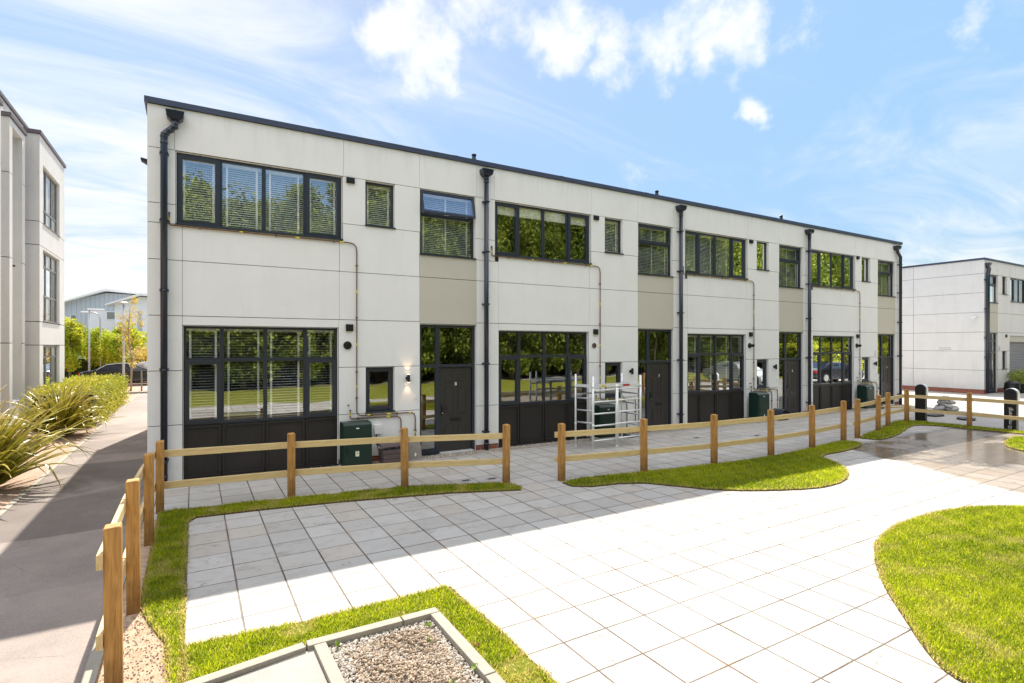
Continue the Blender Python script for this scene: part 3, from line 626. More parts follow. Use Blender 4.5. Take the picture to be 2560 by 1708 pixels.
def door_leaf(parent, x0, x1, z0, z1, number, yf=.10, bottom_label=None):
    w = x1 - x0; d = MB(); d.box(x0, x1, yf, yf + .045, z0, z1)
    def panel(a, b_, u, t):   # raised moulding ring and field
        a = x0 + a * w; b_ = x0 + b_ * w; m = .014
        for bx in ((a, b_, t - m, t), (a, b_, u, u + m), (a, a + m, u + m, t - m), (b_ - m, b_, u + m, t - m)): d.box(bx[0], bx[1], yf - .007, yf, bx[2], bx[3])
        d.box(a + .03, b_ - .03, yf - .005, yf, u + .03, t - .03)
    for a, b_ in ((.16, .44), (.56, .84)):
        panel(a, b_, z0 + 1.62, z0 + 1.80); panel(a, b_, z0 + .86, z0 + 1.50); panel(a, b_, z0 + .20, z0 + .62)
    o = d.build('door', M['door'], parent, bevel=.002)
    h = MB(); h.box(x0 + .035, x0 + .075, yf - .012, yf, z0 + .86, z0 + 1.1); h.tube([(x0 + .055, yf - .01, z0 + 1.0), (x0 + .055, yf - .05, z0 + 1.0), (x0 + .075, yf - .055, z0 + 1.0), (x0 + .19, yf - .055, z0 + .995)], .010, 8)
    h.build('handle', M['black'], o)
    MB().lathe((x0 + .055, yf - .012, z0 + .9), [(.006, 0), (.006, -.02), (.013, -.02), (.013, -.028)], 8, 'y').build('key', M['chrome'], o)
    lb = MB().box(x0 + w * .34, x0 + w * .66, yf - .012, yf, z0 + .70, z0 + .77); lb.build('letterbox', M['black'] if number > 6 else M['anth'], o)
    text('door_number', str(number), (x0 + w * .5, yf - .009, z0 + 1.565), .115, M['numeral'], o)
    return o

def build_terrace():
    T = empty('terraced_building', (12.7, 0, 0), 0, label='long two storey cream panelled terrace with dark framed windows and four dark front doors', cat='building')
    off = Vector((-12.7, 0, 0)); base = bpy.data.objects.new('tmp', None)
    g = .006; cl = MB(); bes = []; pls = []; core = MB()
    def P(x0, x1, z0, z1, m=None): (m or cl).box(x0 + .0028, x1 - .0028, 0, .028, z0 + g, z1 - g)
    END = 26.12
    holes = []
    for i in range(4):
        o = PITCH * i; nx = o + PITCH
        def Q(x0, x1, z0, z1, m=None): P(o + x0, o + x1, z0, z1, m)
        pr = END - o if i == 3 else None; be = MB(); bes.append(be)
        Q(-.305, 2.706, 6.06, 6.83); Q(2.706, 4.385, 6.06, 6.83); Q(4.385, 5.82, 6.06, 6.83); Q(5.82, pr or 6.305, 6.06, 6.83)
        Q(2.69, 3.165, 5.07, 6.06); Q(3.815, 4.40, 5.07, 6.06)
        P_ = cl.box; P_(o + 2.69 + g, o + 4.39 - g, 0, .028, 4.70, 5.07 - g); P_(o + 2.62 + g, o + 4.39 - g, 0, .028, 4.06 + g, 4.70)
        Q(5.79, pr or 6.325, 5.07, 6.06); Q(5.79, pr or 6.325, 4.56, 5.07); Q(5.82, pr or 6.426, 4.06, 4.56)
        Q(-.184, 2.62, 4.06, 4.715); Q(-.184, 2.62, 3.05, 4.06); Q(2.62, 4.39, 3.05, 4.06); Q(5.82, pr or 6.426, 3.05, 4.06)
        Q(4.39, 5.82, 4.06, 4.56, be); Q(4.39, 5.82, 3.0, 4.06, be)
        Q(-.184, 2.61, 2.88, 3.05); Q(2.61, 4.39, 2.05, 3.05); Q(5.82, pr or 6.426, 2.05, 3.05)
        Q(2.61, 3.173, 1.06, 2.05); Q(3.807, 4.39, 1.06, 2.05); Q(5.82, pr or 6.426, 1.06, 2.05)
        Q(2.61, 4.39, .12, 1.06); Q(5.82, pr or 6.426, .12, 1.06)
        pls += [MB().box(o + 2.62, o + 4.39, .02, .05, -.03, .118), MB().box(o + 5.83, o + (pr - .01 if pr else 6.42), .02, .05, -.03, .118)]
        for h in ((-.285, 2.685, 4.718, 6.054), (3.165, 3.815, 5.076, 6.054), (4.40, 5.79, 4.565, 6.054), (-.178, 2.604, -.02, 2.878), (3.173, 3.807, 1.066, 2.045), (4.396, 5.814, -.02, 2.994)):
            holes.append((o + h[0], o + h[1], h[2], h[3]))
    for z0, z1, x1 in ((6.06, 6.83, -.305), (5.07, 6.06, -.29), (4.715, 5.07, -.29), (4.06, 4.715, -.184), (3.05, 4.06, -.184), (2.05, 3.05, -.184), (1.06, 2.05, -.184), (.0, 1.06, -.184)): P(-.72, x1, z0, z1)
    # reveals lining each opening
    for (a, b_, u, t) in holes:
        cl.box(a, a + .008, .0285, .20, u, t); cl.box(b_ - .008, b_, .0285, .20, u, t); cl.box(a + .008, b_ - .008, .0285, .20, t - .008, t)
        if u > 0: cl.box(a + .008, b_ - .008, .0285, .20, u, u + .006)
    # structural core behind the boards, with the openings left out
    xs = sorted({-.70, END - .02} | {h[0] for h in holes} | {h[1] for h in holes}); zs = sorted({0.0, 6.82} | {h[2] for h in holes if h[2] > 0} | {h[3] for h in holes})
    for a, b_ in zip(xs, xs[1:]):
        run = None
        for u, t in zip(zs, zs[1:]):
            cx, cz = (a + b_) / 2, (u + t) / 2
            if any(h[0] <= cx <= h[1] and h[2] <= cz <= h[3] for h in holes):
                if run: core.box(a, b_, .0295, .28, run[0], run[1]); run = None
            else: run = (run[0], t) if run else (u, t)
        if run: core.box(a, b_, .0295, .28, run[0], run[1])
    # side and back walls in boards
    side = MB()
    for X, s in ((-.72, 1), (END, -1)):
        for z0, z1 in ((0, 1.06), (1.06, 2.05), (2.05, 3.05), (3.05, 4.06), (4.06, 5.07), (5.07, 6.06), (6.06, 6.83)):
            for y0 in (.03, 2.53, 5.03, 7.53): side.box(X, X + .028 * s, y0 + g, y0 + 2.5 - g, z0 + g, z1 - g)
    for z0, z1 in ((0, 2.05), (2.05, 4.06), (4.06, 6.83)): side.box(-.72, END, 10.0, 10.03, z0 + g, z1 - g)
    shell = MB(); shell.box(-.69, -.50, .281, 9.99, 0, 6.82); shell.box(END - .2, END - .03, .281, 9.99, 0, 6.82); shell.box(-.49, END - .21, 9.8, 9.99, 0, 6.82)
    roof = MB(); roof.box(-.49, END - .21, .29, 9.79, 6.45, 6.6)
    inn = MB(); fl = MB(); inn.box(-.49, END - .21, 4.6, 4.7, 0, 6.44)
    for i in range(1, 4): inn.box(PITCH * i - .33, PITCH * i - .20, .3, 4.59, 0, 6.44)
    for i in range(4): inn.box(PITCH * i + 4.0, PITCH * i + 4.1, .3, 3.2, .06, 3.05)
    inn.box(-.49, END - .21, .29, 4.59, 3.06, 3.3); fl.box(-.49, END - .21, .29, 4.59, -.02, .05); fl.box(-.49, END - .21, .29, 4.59, 3.301, 3.33)
    def bld(mb, n, m, **kw):
        o = mb.build(n, m, T, **kw); o.location = off; return o
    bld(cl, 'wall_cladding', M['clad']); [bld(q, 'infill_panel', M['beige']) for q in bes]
    [bld(q, 'brick_plinth', M['brick']) for q in pls]; bld(core, 'inner_wall', M['groove']); bld(side, 'side_cladding', M['clad']); bld(shell, 'side_wall', M['groove']); bld(roof, 'roof', M['anth2'])
    bld(inn, 'room_walls', M['inner']); bld(fl, 'room_floor', M['infloor'])
    cp = MB(); xx = -.765
    for k in range(9):   # coping in lengths with lapped joints
        x1 = min(xx + 3.02, END + .045); cp.box(xx + .002, x1 - .002, -.045, .30, 6.832, 6.935); cp.box(x1 - .06, min(x1 + .06, END + .047), -.049, .304, 6.828, 6.939); xx = x1
    cp.box(-.765, -.45, .301, 10.05, 6.832, 6.935); cp.box(END - .26, END + .045, .301, 10.05, 6.832, 6.935); cp.box(-.449, END - .261, 9.75, 10.05, 6.832, 6.935)
    bld(cp, 'coping', M['anth2'])
    nm = ['eight', 'seven', 'six', 'five']
    for i in range(4):
        o = PITCH * i; H = bpy.data.objects
        def win(*a, **kw):
            w = window(T, *a, **kw); w.location = off + Vector((o, 0, 0)); return w
        sl = (.0425, 36, 's')
        mA = (.429, 1.187, 1.960)
        win(-.285, 2.685, 4.72, 6.054, mA, (), ((0, 0), (3, 0)), ( .2, 0, 'rolled') if i == 1 else sl)
        win(3.165, 3.815, 5.078, 6.054, (), (), (), sl)
        if i == 0: win(4.40, 5.79, 4.567, 6.054, (), (5.50,), (), sl, tilt=((0, 0), 13))
        else: win(4.40, 5.79, 4.567, 6.054, (), (5.50,), ((0, 0),), sl)
        mD = (.457, 1.213, 1.960)
        w = win(-.178, 2.604, 1.02, 2.878, mD, (2.235,), ((0, 1), (3, 1)), (.052, 9, 'cloth') if i in (0, 2) else None, sill=False)
        win(3.173, 3.807, 1.068, 2.045, (), (), ((0, 0),), None)
        # dark panels below the big window
        pb = MB(); zz = 1.018; pb.box(-.178, 2.604, .10, .13, 0, zz); f = .035
        for a, b_ in zip((-.178,) + mD, mD + (2.604,)):
            for bx in ((a + .015, a + .05, .07, .10, .02, zz - .01), (b_ - .05, b_ - .015, .07, .10, .02, zz - .01), (a + .05, b_ - .05, .07, .10, zz - .05, zz - .01), (a + .05, b_ - .05, .07, .10, .02, .09)): pb.box(*bx)
        pb.box(-.178, 2.604, .02, .07, .0, .03)
        p_ = pb.build('lower_panel', M['panel'], T, bevel=.002); p_.location = off + Vector((o, 0, 0)); p_['label'] = 'dark brown panels below the wide window'
        # door set
        F = empty('door_set', off + Vector((o, 0, 0))); F.parent = T; fr = MB(); y0, y1 = .06, .14
        for bx in ((4.396, 4.455, 0, 2.994), (4.80, 4.90, 0, 2.994), (5.74, 5.814, 0, 2.994), (4.455, 4.80, 2.93, 2.994), (4.90, 5.74, 2.93, 2.994), (4.455, 4.80, 2.0, 2.07), (4.90, 5.74, 2.0, 2.07), (4.455, 4.80, 0.0, .14)): fr.box(bx[0], bx[1], y0, y1, bx[2], bx[3])
        fr.build('door_frame', M['anth'], F, bevel=.003)
        MB().pane(4.455, 4.80, .10, 2.07, 2.93).pane(4.90, 5.74, .10, 2.07, 2.93).pane(4.455, 4.80, .10, .14, 2.0).build('glass', M['glass'], F)
        MB().box(4.90, 5.74, -.02, .14, -.01, .035).build('threshold', M['alu'], F)
        MB().box(4.38, 5.82, -.06, .0, -.02, .005).build('door_step', M['anth'], F)
        door_leaf(F, 4.915, 5.725, .04, 1.99, 8 - i)
        # vents
        for (xa, xb, za, zb) in ((2.76, 2.93, 5.93, 6.045), (2.75, 2.90, 2.81, 2.955)):
            vo = MB().box(xa, xb, -.05, -.0005, za, zb).box(xa + .025, xb - .025, -.065, -.05, za + .02, zb - .025).build('vent_cowl', M['black'], T, bevel=.004); vo.location = off + Vector((o, 0, 0))
        q = MB()
        if i < 1: q.lathe((2.785, 0, 2.51), [(.085, -.001), (.085, -.03), (.055, -.035), (.055, -.05), (.035, -.05), (.035, -.03)], 24, 'y')
        elif i > 1: q.lathe((2.785, 0, 2.51), [(.09, -.001), (.08, -.03), (.05, -.04), (.05, -.16), (.035, -.16), (.034, -.10)], 20, 'y')
        else: q.lathe((2.785, 0, 2.51), [(.07, -.001), (.07, -.02), (.05, -.024), (.05, -.005)], 20, 'y')
        qo = q.build('flue', M['gas'] if i == 1 else M['black'], T, smooth=False); qo.location = off + Vector((o, 0, 0))
        # up-down wall light
        Lt = empty('wall_light', off + Vector((o + 4.10, 0, 0))); Lt.parent = T
        zc = 1.78; MB().lathe((0, 0, zc), [(.045, -.001), (.045, -.03), (.02, -.035), (.02, -.055)], 14, 'y').lathe((0, -.085, zc - .085), [(.034, 0), (.034, .17)], 16).build('lamp_body', M['black'], Lt)
        if i == 0:
            [MB().lathe((0, -.085, q_), [(.026, 0), (.026, .002)], 12).build('lamp', M['lampbulb'], Lt) for q_ in (zc - .0885, zc + .0862)]
            for s in (1, -1):
                ld = bpy.data.lights.new('wall_lamp_glow', 'SPOT'); ld.energy = 1.3; ld.color = (1, .62, .36); ld.spot_size = R(70); ld.spot_blend = .9; ld.shadow_soft_size = .02
                lo = bpy.data.objects.new('wall_lamp_glow', ld); C.objects.link(lo); lo.parent = Lt; lo.location = (0, -.085, zc + s * .10); lo.rotation_euler = (R(180) if s > 0 else 0, 0, 0)
                if s > 0: lo.rotation_euler = (R(180 - 12), 0, 0)
                else: lo.rotation_euler = (R(12), 0, 0)
        db = MB().box(4.27, 4.30, -.02, -.0005, 1.31, 1.39).build('doorbell', M['white'], T, bevel=.003); db.location = off + Vector((o, 0, 0))
        # gas pipework
        gp = MB(); y = -.03
        gp.tube([(-.385, y, 4.90), (-.385, y, 4.70), (-.37, y, 4.685), (2.80, y, 4.672), (2.90, y, 4.655), (2.96, y, 4.60), (2.975, y, 4.5), (2.975, y, 1.12), (2.99, y, 1.055), (3.05, y, 1.022), (4.18, y, 1.015), (4.25, y, .98), (4.275, y, .90), (4.275, y, .35)], .013, 8)
        gq = MB(); gq.tube([(2.84, y, 1.14), (2.84, y, .985), (2.86, y, .968), (3.85, y, .955), (3.92, y, .92), (3.945, y, .84), (3.945, y, .2)], .013, 8)
        for x, z in ((-.385, 4.9), (2.84, 1.14)): gp.tube([(x, .0, z), (x, y - .01, z)], .018, 8)
        gp.tube([(2.80, 0, 1.25), (2.80, -.05, 1.25)], .016, 8)
        for x, z in ((.1, 4.683), (1.4, 4.678), (2.5, 4.673), (3.3, 1.02), (3.85, 1.018), (3.0, .967)): gp.box(x - .012, x + .012, y - .02, -.0005, z - .022, z + .022)
        for x, z in ((2.975, 4.2), (2.975, 3.1), (2.975, 1.95), (2.975, 1.4), (3.945, .62), (4.275, .62)): gp.box(x - .022, x + .022, y - .02, -.0005, z - .012, z + .012)
        go = gp.build('gas_pipe', M['gas'], T, smooth=True); go.location = off + Vector((o, 0, 0)); go = gq.build('gas_pipe', M['gas'], T, smooth=True); go.location = off + Vector((o, 0, 0))
        for a, b_ in (((.75, y, 4.681), (.81, y, 4.681)), ((1.75, y, 4.677), (1.83, y, 4.677)), ((2.62, y, 4.673), (2.7, y, 4.673)), ((3.2, y, 1.021), (3.26, y, 1.021)), ((3.62, y, 1.018), (3.72, y, 1.018)), ((3.62, y, .958), (3.70, y, .958)), ((4.12, y, 1.016), (4.17, y, 1.016)),
                      ((2.975, y, 3.62), (2.975, y, 3.68)), ((2.975, y, 2.5), (2.975, y, 2.56)), ((2.975, y, 1.62), (2.975, y, 1.66)), ((2.84, y, 1.03), (2.84, y, 1.08)), ((-.385, y, 4.76), (-.385, y, 4.82)), ((4.275, y, .6), (4.275, y, .55))):
            to = MB().tube([a, b_], .016, 8).build('marker_tape', M['tape'], T); to.location = off + Vector((o, 0, 0))
    # downpipes
    def pipe(xh, xp, foot=.0, swan=0):
        D = empty('downpipe', off + Vector((0, 0, 0))); D.parent = T; y = -.105; m = MB()
        def tr(zb, zt, wb, wt, db_, dt):
            m.add([(xh - wb, -.002 - 0, zb), (xh + wb, -.002, zb), (xh + wb, -db_, zb), (xh - wb, -db_, zb), (xh - wt, -.002, zt), (xh + wt, -.002, zt), (xh + wt, -dt, zt), (xh - wt, -dt, zt)], [(3, 2, 1, 0), (4, 5, 6, 7), (0, 1, 5, 4), (1, 2, 6, 5), (2, 3, 7, 6), (3, 0, 4, 7)])
        tr(6.545, 6.60, .055, .125, .13, .19); tr(6.60, 6.715, .125, .145, .19, .21)
        m.build('hopper', M['pipe'], D, bevel=.004)
        MB().lathe((xh + .02, -.08, 6.71), [(.045, 0), (.04, .03), (.02, .05)], 12).build('outlet_guard', M['gas'], D)
        p = MB()
        if swan: p.tube([(xh, y, 6.56), (xh, y, 6.50), (xh + (xp - xh) * .12, y, 6.44), (xh + (xp - xh) * .88, y, 6.30), (xp, y, 6.22), (xp, y, 6.1), (xp, y, foot)], .056, 16)
        else: p.tube([(xp, y, 6.56), (xp, y, foot)], .056, 16)
        for z in ([6.24, 6.13] if swan else [6.5, 6.42]) + [3.48, 2.06, .42, .16]: p.lathe((xp, y, z - .02), [(.056, -.001), (.062, 0), (.062, .045), (.056, .046)], 16)
        if swan:
            for f_ in (.1, .5, .9): p.lathe((xh + (xp - xh) * f_, y, 6.44 - .18 * f_ + .01), [(.057, -.02), (.068, -.018), (.068, .018), (.057, .02)], 16)
        p.build('pipe', M['pipe'], D, smooth=True)
        for z in (5.95, 4.75, 3.5, 2.08, .45): MB().box(xp - .072, xp + .072, -.052, -.0005, z - .018, z + .018).box(xp - .064, xp + .064, y - .058, -.0525, z - .014, z + .014).build('bracket', M['pipe'], D)
        return D
    pipe(-.295, -.463, .05, 1)
    for i in range(3): pipe(6.04 + PITCH * i, 6.035 + PITCH * i, .0)
    pipe(25.60, 25.86, .0, 1)
    for i in range(3):
        q = MB(); q.lathe((6.35 + PITCH * i, 1.2, 6.6), [(.09, 0), (.085, .55), (.055, .85), (.05, .90), (.065, .905), (.065, .935)], 14); f = q.build('roof_vent', M['pipe'], T, smooth=True); f.location = off
    fl_ = MB(); fl_.add([(-.83, .2, 5.86), (-.721, .2, 5.80), (-.721, .2, 5.88), (-.83, .2, 5.90), (-.83, .36, 5.86), (-.721, .36, 5.80), (-.721, .36, 5.88), (-.83, .36, 5.90)], [(0, 1, 2, 3), (7, 6, 5, 4), (0, 4, 5, 1), (1, 5, 6, 2), (2, 6, 7, 3), (3, 7, 4, 0)])
    f = fl_.build('security_floodlight', M['black'], T); f.location = off
    # small notice beside door five, grey rows of lettering too small to read
    sg = MB().box(23.93, 24.09, -.008, -.0005, 2.07, 2.32).build('notice', M['white'], T); sg.location = off
    q = MB(); [q.box(23.945, 24.075, -.010, -.0082, 2.10 + j * .045, 2.122 + j * .045) for j in range(5)]; q = q.build('lettering', M['alud'], sg)
build_terrace()

# ------------------------------------------------------------------ fences
def fence(name, label, posts, runs, loc):
    """posts: (x, y, height, yaw); runs: (i, j, side) rails between post i and j on a side"""
    F = empty(name, (*loc, 0), 0, label=label, cat='fence')
    for (x, y, h, ya) in posts:
        hw = .052; m = MB(); m.box(-hw, hw, -hw, hw, -.06, h - .012)
        m.add([(-hw, -hw, h - .012), (hw, -hw, h - .012), (hw, hw, h - .012), (-hw, hw, h - .012), (-hw + .006, -hw + .006, h - .004), (hw - .006, -hw + .006, h), (hw - .006, hw - .006, h + .006), (-hw + .006, hw - .006, h + .001)], [(4, 5, 6, 7), (0, 1, 5, 4), (1, 2, 6, 5), (2, 3, 7, 6), (3, 0, 4, 7)])
        # cap sits in the same mesh; rough sawn top
        o = m.build('post', M['post'], F, bevel=.004); o.location = (x - loc[0], y - loc[1], 0); o.rotation_euler = (rnd.uniform(-.008, .008), rnd.uniform(-.008, .008), ya)
    for (i, j, nx, ny, ext) in runs:
        a, b_ = posts[i], posts[j]; A = Vector((a[0] + nx, a[1] + ny, 0)); B = Vector((b_[0] + nx, b_[1] + ny, 0)); d = (B - A); L = d.length; d.normalize()
        ax = abs(d.x) > abs(d.y)
        for hz in (.84, .385):
            za = hz + (a[2] - 1.05) * (hz / .9); zb = hz + (b_[2] - 1.05) * (hz / .9)
            s = -ext[0]; e = L + ext[1]; m = MB(); dd = Vector((d.x, d.y, (zb - za) / L)); A2 = A + d * s; B2 = A + d * e
            mid = A2.copy(); ang = math.atan2(d.y, d.x); ln = (B2 - A2).length
            if ax: m.box(0, ln, -.019, .019, -.052, .052)
            else: m.box(-.019, .019, 0, ln, -.052, .052)
            o = m.build('rail', M['rail'] if ax else M['railY'], F, bevel=.003)
            o.location = (A2.x - loc[0], A2.y - loc[1], za + rnd.uniform(-.006, .006))
            pt = math.atan2(zb - za, ln)
            if ax: o.rotation_euler = Euler((0, -pt, ang))
            else: o.rotation_euler = Euler((pt, 0, ang - R(90)))
    return F
pA = [(-.485, -6.90, 1.24, .02), (-.487, -5.42, 1.245, -.03), (-.487, -3.42, 1.145, .02), (-.44, -1.93, 1.075, .0), (1.39, -2.02, 1.055, .1), (3.205, -2.40, 1.055, .05), (4.90, -3.04, 1.07, .02)]
fence('timber_fence', 'timber fence from the nearest left post, turning the corner towards door eight', pA,
      [(0, 1, -.075, 0, (.07, 0)), (1, 2, -.075, 0, (.0, 0)), (2, 3, -.075, 0, (0, .06)), (3, 4, 0, .072, (-.05, 0)), (4, 5, .0, .072, (0, 0)), (5, 6, 0, .072, (0, .0))], (-.44, -1.93))
pB = [(5.875, -3.40, 1.06, .0), (7.66, -3.69, 1.06, .04), (9.42, -3.93, 1.06, 0), (11.24, -4.0, 1.06, -.05), (12.96, -3.93, 1.06, -.03), (14.68, -3.745, 1.06, .0)]
fence('timber_fence', 'long middle post and rail fence standing in the curved turf bed', pB, [(i, i + 1, 0, .072, (.09 if i == 0 else 0, 0)) for i in range(5)], (10, -3.9))
pC = [(15.54, -3.65, 1.06, 0), (17.27, -3.34, 1.06, .1), (18.46, -3.05, 1.06, .1), (20.25, -2.78, 1.06, .0), (20.55, -4.35, 1.06, 0), (20.62, -6.05, 1.06, 0), (20.62, -7.8, 1.06, 0), (20.62, -9.5, 1.06, 0)]
fence('timber_fence', 'far post and rail fence that corners beside the black charging posts', pC,
      [(0, 1, 0, .072, (.1, 0)), (1, 2, 0, .072, (0, 0)), (2, 3, 0, .072, (0, 0))] + [(i, i + 1, .072, 0, (0, 0)) for i in range(3, 7)], (20.25, -2.78))

# ------------------------------------------------------------------ charging posts
def charger(x, y, label, txt=False):
    r_ = empty('charging_post', (x, y, 0), 0, label=label, cat='charging post', group='black charging posts along the far fence')
    hw = .145; n = 14; prof = [(-hw, 0), (hw, 0)] + [(hw * math.cos(math.pi * k / n), 1.08 + hw * math.sin(math.pi * k / n)) for k in range(n + 1)]
    m = MB(); o = 0; dy = .09
    # rounded head seen end on, profile lies in the x-z plane turned to face the yard
    m.xprism(prof, -dy, dy); b_ = m.build('post_body', M['black'], r_, bevel=.006)
    hp = [(hw * 1.10 * math.cos(math.pi * k / n), 1.08 + hw * 1.10 * math.sin(math.pi * k / n)) for k in range(n + 1)]
    ring = [(hw * 1.10, .86)] + hp + [(-hw * 1.10, .86), (-hw - .002, .86)] + [(-(hw + .002) * math.cos(math.pi * k / n), 1.08 + (hw + .002) * math.sin(math.pi * k / n)) for k in range(n + 1)] + [(hw + .002, .86)]
    q = MB(); o2 = len(ring)
    k2 = MB()
    outer = [(hw * 1.10, .86)] + hp + [(-hw * 1.10, .86)]; inner = [(hw + .002, .86)] + [((hw + .002) * math.cos(math.pi * k / n), 1.08 + (hw + .002) * math.sin(math.pi * k / n)) for k in range(n + 1)] + [(-hw - .002, .86)]
    c = len(outer); xa, xb = -.02, .13
    vs = [(xa, p[0], p[1]) for p in outer] + [(xb, p[0], p[1]) for p in outer] + [(xa, p[0], p[1]) for p in inner] + [(xb, p[0], p[1]) for p in inner]
    fs = []
    for k in range(c - 1):
        fs += [(k, k + 1, c + k + 1, c + k), (2 * c + k, 3 * c + k, 3 * c + k + 1, 2 * c + k + 1), (k, 2 * c + k, 2 * c + k + 1, k + 1), (c + k, c + k + 1, 3 * c + k + 1, 3 * c + k)]
    fs += [(0, c, 3 * c, 2 * c), (c - 1, 3 * c - 1, 4 * c - 1, 2 * c - 1)]
    k2.add(vs, fs).build('hood', M['alu'], r_)
    if txt:
        t = text('lettering', 'myenergi', (-dy - .002, 0, .42), .135, M['numeral'], b_, rot=Matrix(((0, 0, -1), (0, 1, 0), (1, 0, 0))).to_euler(), ext=.002)
        MB().lathe((-dy - .0015, .0, .09), [(.045, 0), (.045, -.002), (.033, -.002), (.033, 0)], 20, 'x').build('emblem', M['numeral'], b_)
    return r_
charger(20.82, -2.95, 'black round headed charging post at the far fence corner, nearest the terrace').rotation_euler.z = R(6)
charger(20.99, -5.2, 'black round headed charging post with white vertical lettering nearer the right edge of the photo', True)

# ------------------------------------------------------------------ utility cabinets and clutter
def cabinet(x, y, z0, label, dx=.58, dy=.36, h=.90, side=False, light=0):
    r_ = empty('utility_cabinet', (x, y, z0), 0, label=label, cat='utility cabinet', group='green utility cabinets along the terrace')
    b_ = MB(); n = 5; prof = [(dy / 2, 0), (-dy / 2, 0), (-dy / 2, h - .06), (-dy / 2 + .05, h - .005), (dy / 2 - .03, h), (dy / 2, h - .03)]
    b_.xprism(prof, -dx / 2, dx / 2).build('housing', M['green'], r_, bevel=.012)
    dr = MB().box(-dx / 2 + .035, dx / 2 - .02, -dy / 2 - .012, -dy / 2, .03, h - .085).build('cabinet_door', M['green'], r_, bevel=.004)
    MB().box(-dx / 2 + .055, -dx / 2 + .09, -dy / 2 - .026, -dy / 2 - .012, .28, .40).build('handle', M['black'], dr, bevel=.003)
    MB().box(-.04, .02, -dy / 2 - .0155, -dy / 2 - .0125, h - .13, h - .107).build('maker_plate', M['white'], dr)
    if not light:
        st = MB().box(-.055, .02, -dy / 2 - .0155, -dy / 2 - .0125, .21, .315).build('warning_sticker', M['cream_st'], dr)
        MB().add([(-.04, -dy / 2 - .0165, .262), (.005, -dy / 2 - .0165, .262), (-.0175, -dy / 2 - .0165, .302)], [(0, 1, 2)]).build('warning_triangle', M['yellow'], st)
    else: MB().box(-.01, .025, -dy / 2 - .0155, -dy / 2 - .0125, .12, .19).build('warning_sticker', M['white'], dr)
    MB().box(-dx / 2 - .03, dx / 2 + .03, -dy / 2 - .05, dy / 2, -z0 - .02, -.001).build('concrete_base', M['conc'], r_, bevel=.01)
    return r_
cabinet(2.90, -.24, .03, 'dark green utility cabinet right of the nearest wide window, with a pale warning sticker')
cabinet(9.50, -.30, .07, 'dark green utility cabinet standing inside the aluminium scaffold tower', light=1, h=.86)
cabinet(16.08, -.30, .07, 'dark green utility cabinet between the third wide window and door six', light=1)
cabinet(22.68, -.30, .07, 'dark green utility cabinet nearest the far end of the terrace, beside door five', light=1)
# grey junction box with its cable
jb = empty('junction_box', (3.42, -.04, .70), 0, label='small grey wall box with a hanging cable right of the nearest green cabinet', cat='junction box')
MB().box(-.08, .07, -.03, .0395, -.10, .10).box(-.10, .05, -.032, .0, .03, .045).build('box', M['white'], jb, bevel=.006); MB().tube([(-.03, -.01, -.1), (-.03, -.02, -.3), (.02, -.03, -.5), (.03, -.05, -.62)], .008, 6).build('cable', M['black'], jb)
# plum planter box with broken rim, leaning in front of wall
pb = empty('planter_box', (3.66, -.30, .0), R(4), label='plum brown plastic planter box with a torn rim, half behind the first fence', cat='planter box')
q = MB()
for k in range(3): q.add([(-.24 - k * .012, -.15 - k * .005, .02 + k * .10), (.26 + k * .01, -.15 - k * .005, .02 + k * .10), (.26 + k * .012, -.155 - k * .005, .112 + k * .10), (-.25 - k * .012, -.155 - k * .005, .112 + k * .10), (-.24 - k * .012, .12, .02 + k * .10), (.26 + k * .01, .12, .02 + k * .10), (.26 + k * .012, .125, .112 + k * .10), (-.25 - k * .012, .125, .112 + k * .10)], [(0, 1, 2, 3), (5, 4, 7, 6), (4, 0, 3, 7), (1, 5, 6, 2), (3, 2, 6, 7), (4, 5, 1, 0)])
q.build('body', M['plum'], pb, bevel=.006)
q = MB(); q.xprism([(-.19, .375), (-.17, .43), (.15, .45), (.15, .40)], -.31, .30).build('rim', M['plum'], pb)
leaves('rubbish', np.random.default_rng(4).normal(0, 1, (40, 3)) * (.12, .05, .012) + (0, -.10, .345), .05, M['black'], pb, 4)
sb = empty('board', (4.16, -.27, 0), R(-3), label='round cornered grey brown board leaning on the wall left of door eight', cat='board')
pts = [(-.17, 0), (.17, 0), (.17, .27), (.155, .34), (.12, .385), (.07, .40), (-.17, .41)]; q = MB().yprism(pts, -.02, .02).build('panel', M['slab'], sb, bevel=.004); q.rotation_euler = (R(-9), 0, 0)
mk = MB().add([(.02, -.0215, .07), (.045, -.0215, .10), (.055, -.0215, .16), (.035, -.0215, .13), (.02, -.0215, .17), (.01, -.0215, .12)], [tuple(range(6))]).build('paint_mark', M['white'], q)
# folded dark sheeting behind the second cabinet and by the third and fourth
def drum(x, y, label, rz=0, s=1):
    r_ = empty('folded_sheeting', (x, y, 0), rz, label=label, cat='plastic sheet', group='dark curved plastic sheets left by the terrace doors')
    n = 10; q = MB(); vs = []
    for k in range(n + 1):
        t = math.pi * (.05 + .75 * k / n); vs.append((-.30 * math.cos(t) * s, .36 * math.sin(t) * s))
    for (a, b_), (c, d) in zip(vs, vs[1:]): q.add([(a, -.2, b_), (c, -.2, d), (c, .2, d), (a, .2, b_), (a, -.2, b_ + .012), (c, -.2, d + .012), (c, .2, d + .012), (a, .2, b_ + .012)], [(0, 1, 2, 3), (7, 6, 5, 4), (0, 4, 5, 1), (2, 6, 7, 3), (1, 5, 6, 2), (3, 7, 4, 0)])
    q.build('sheet', M['pipe'], r_); MB().box(-.2, .22, -.16, .16, .0, .06).build('bundle', M['plum'], r_, bevel=.02)
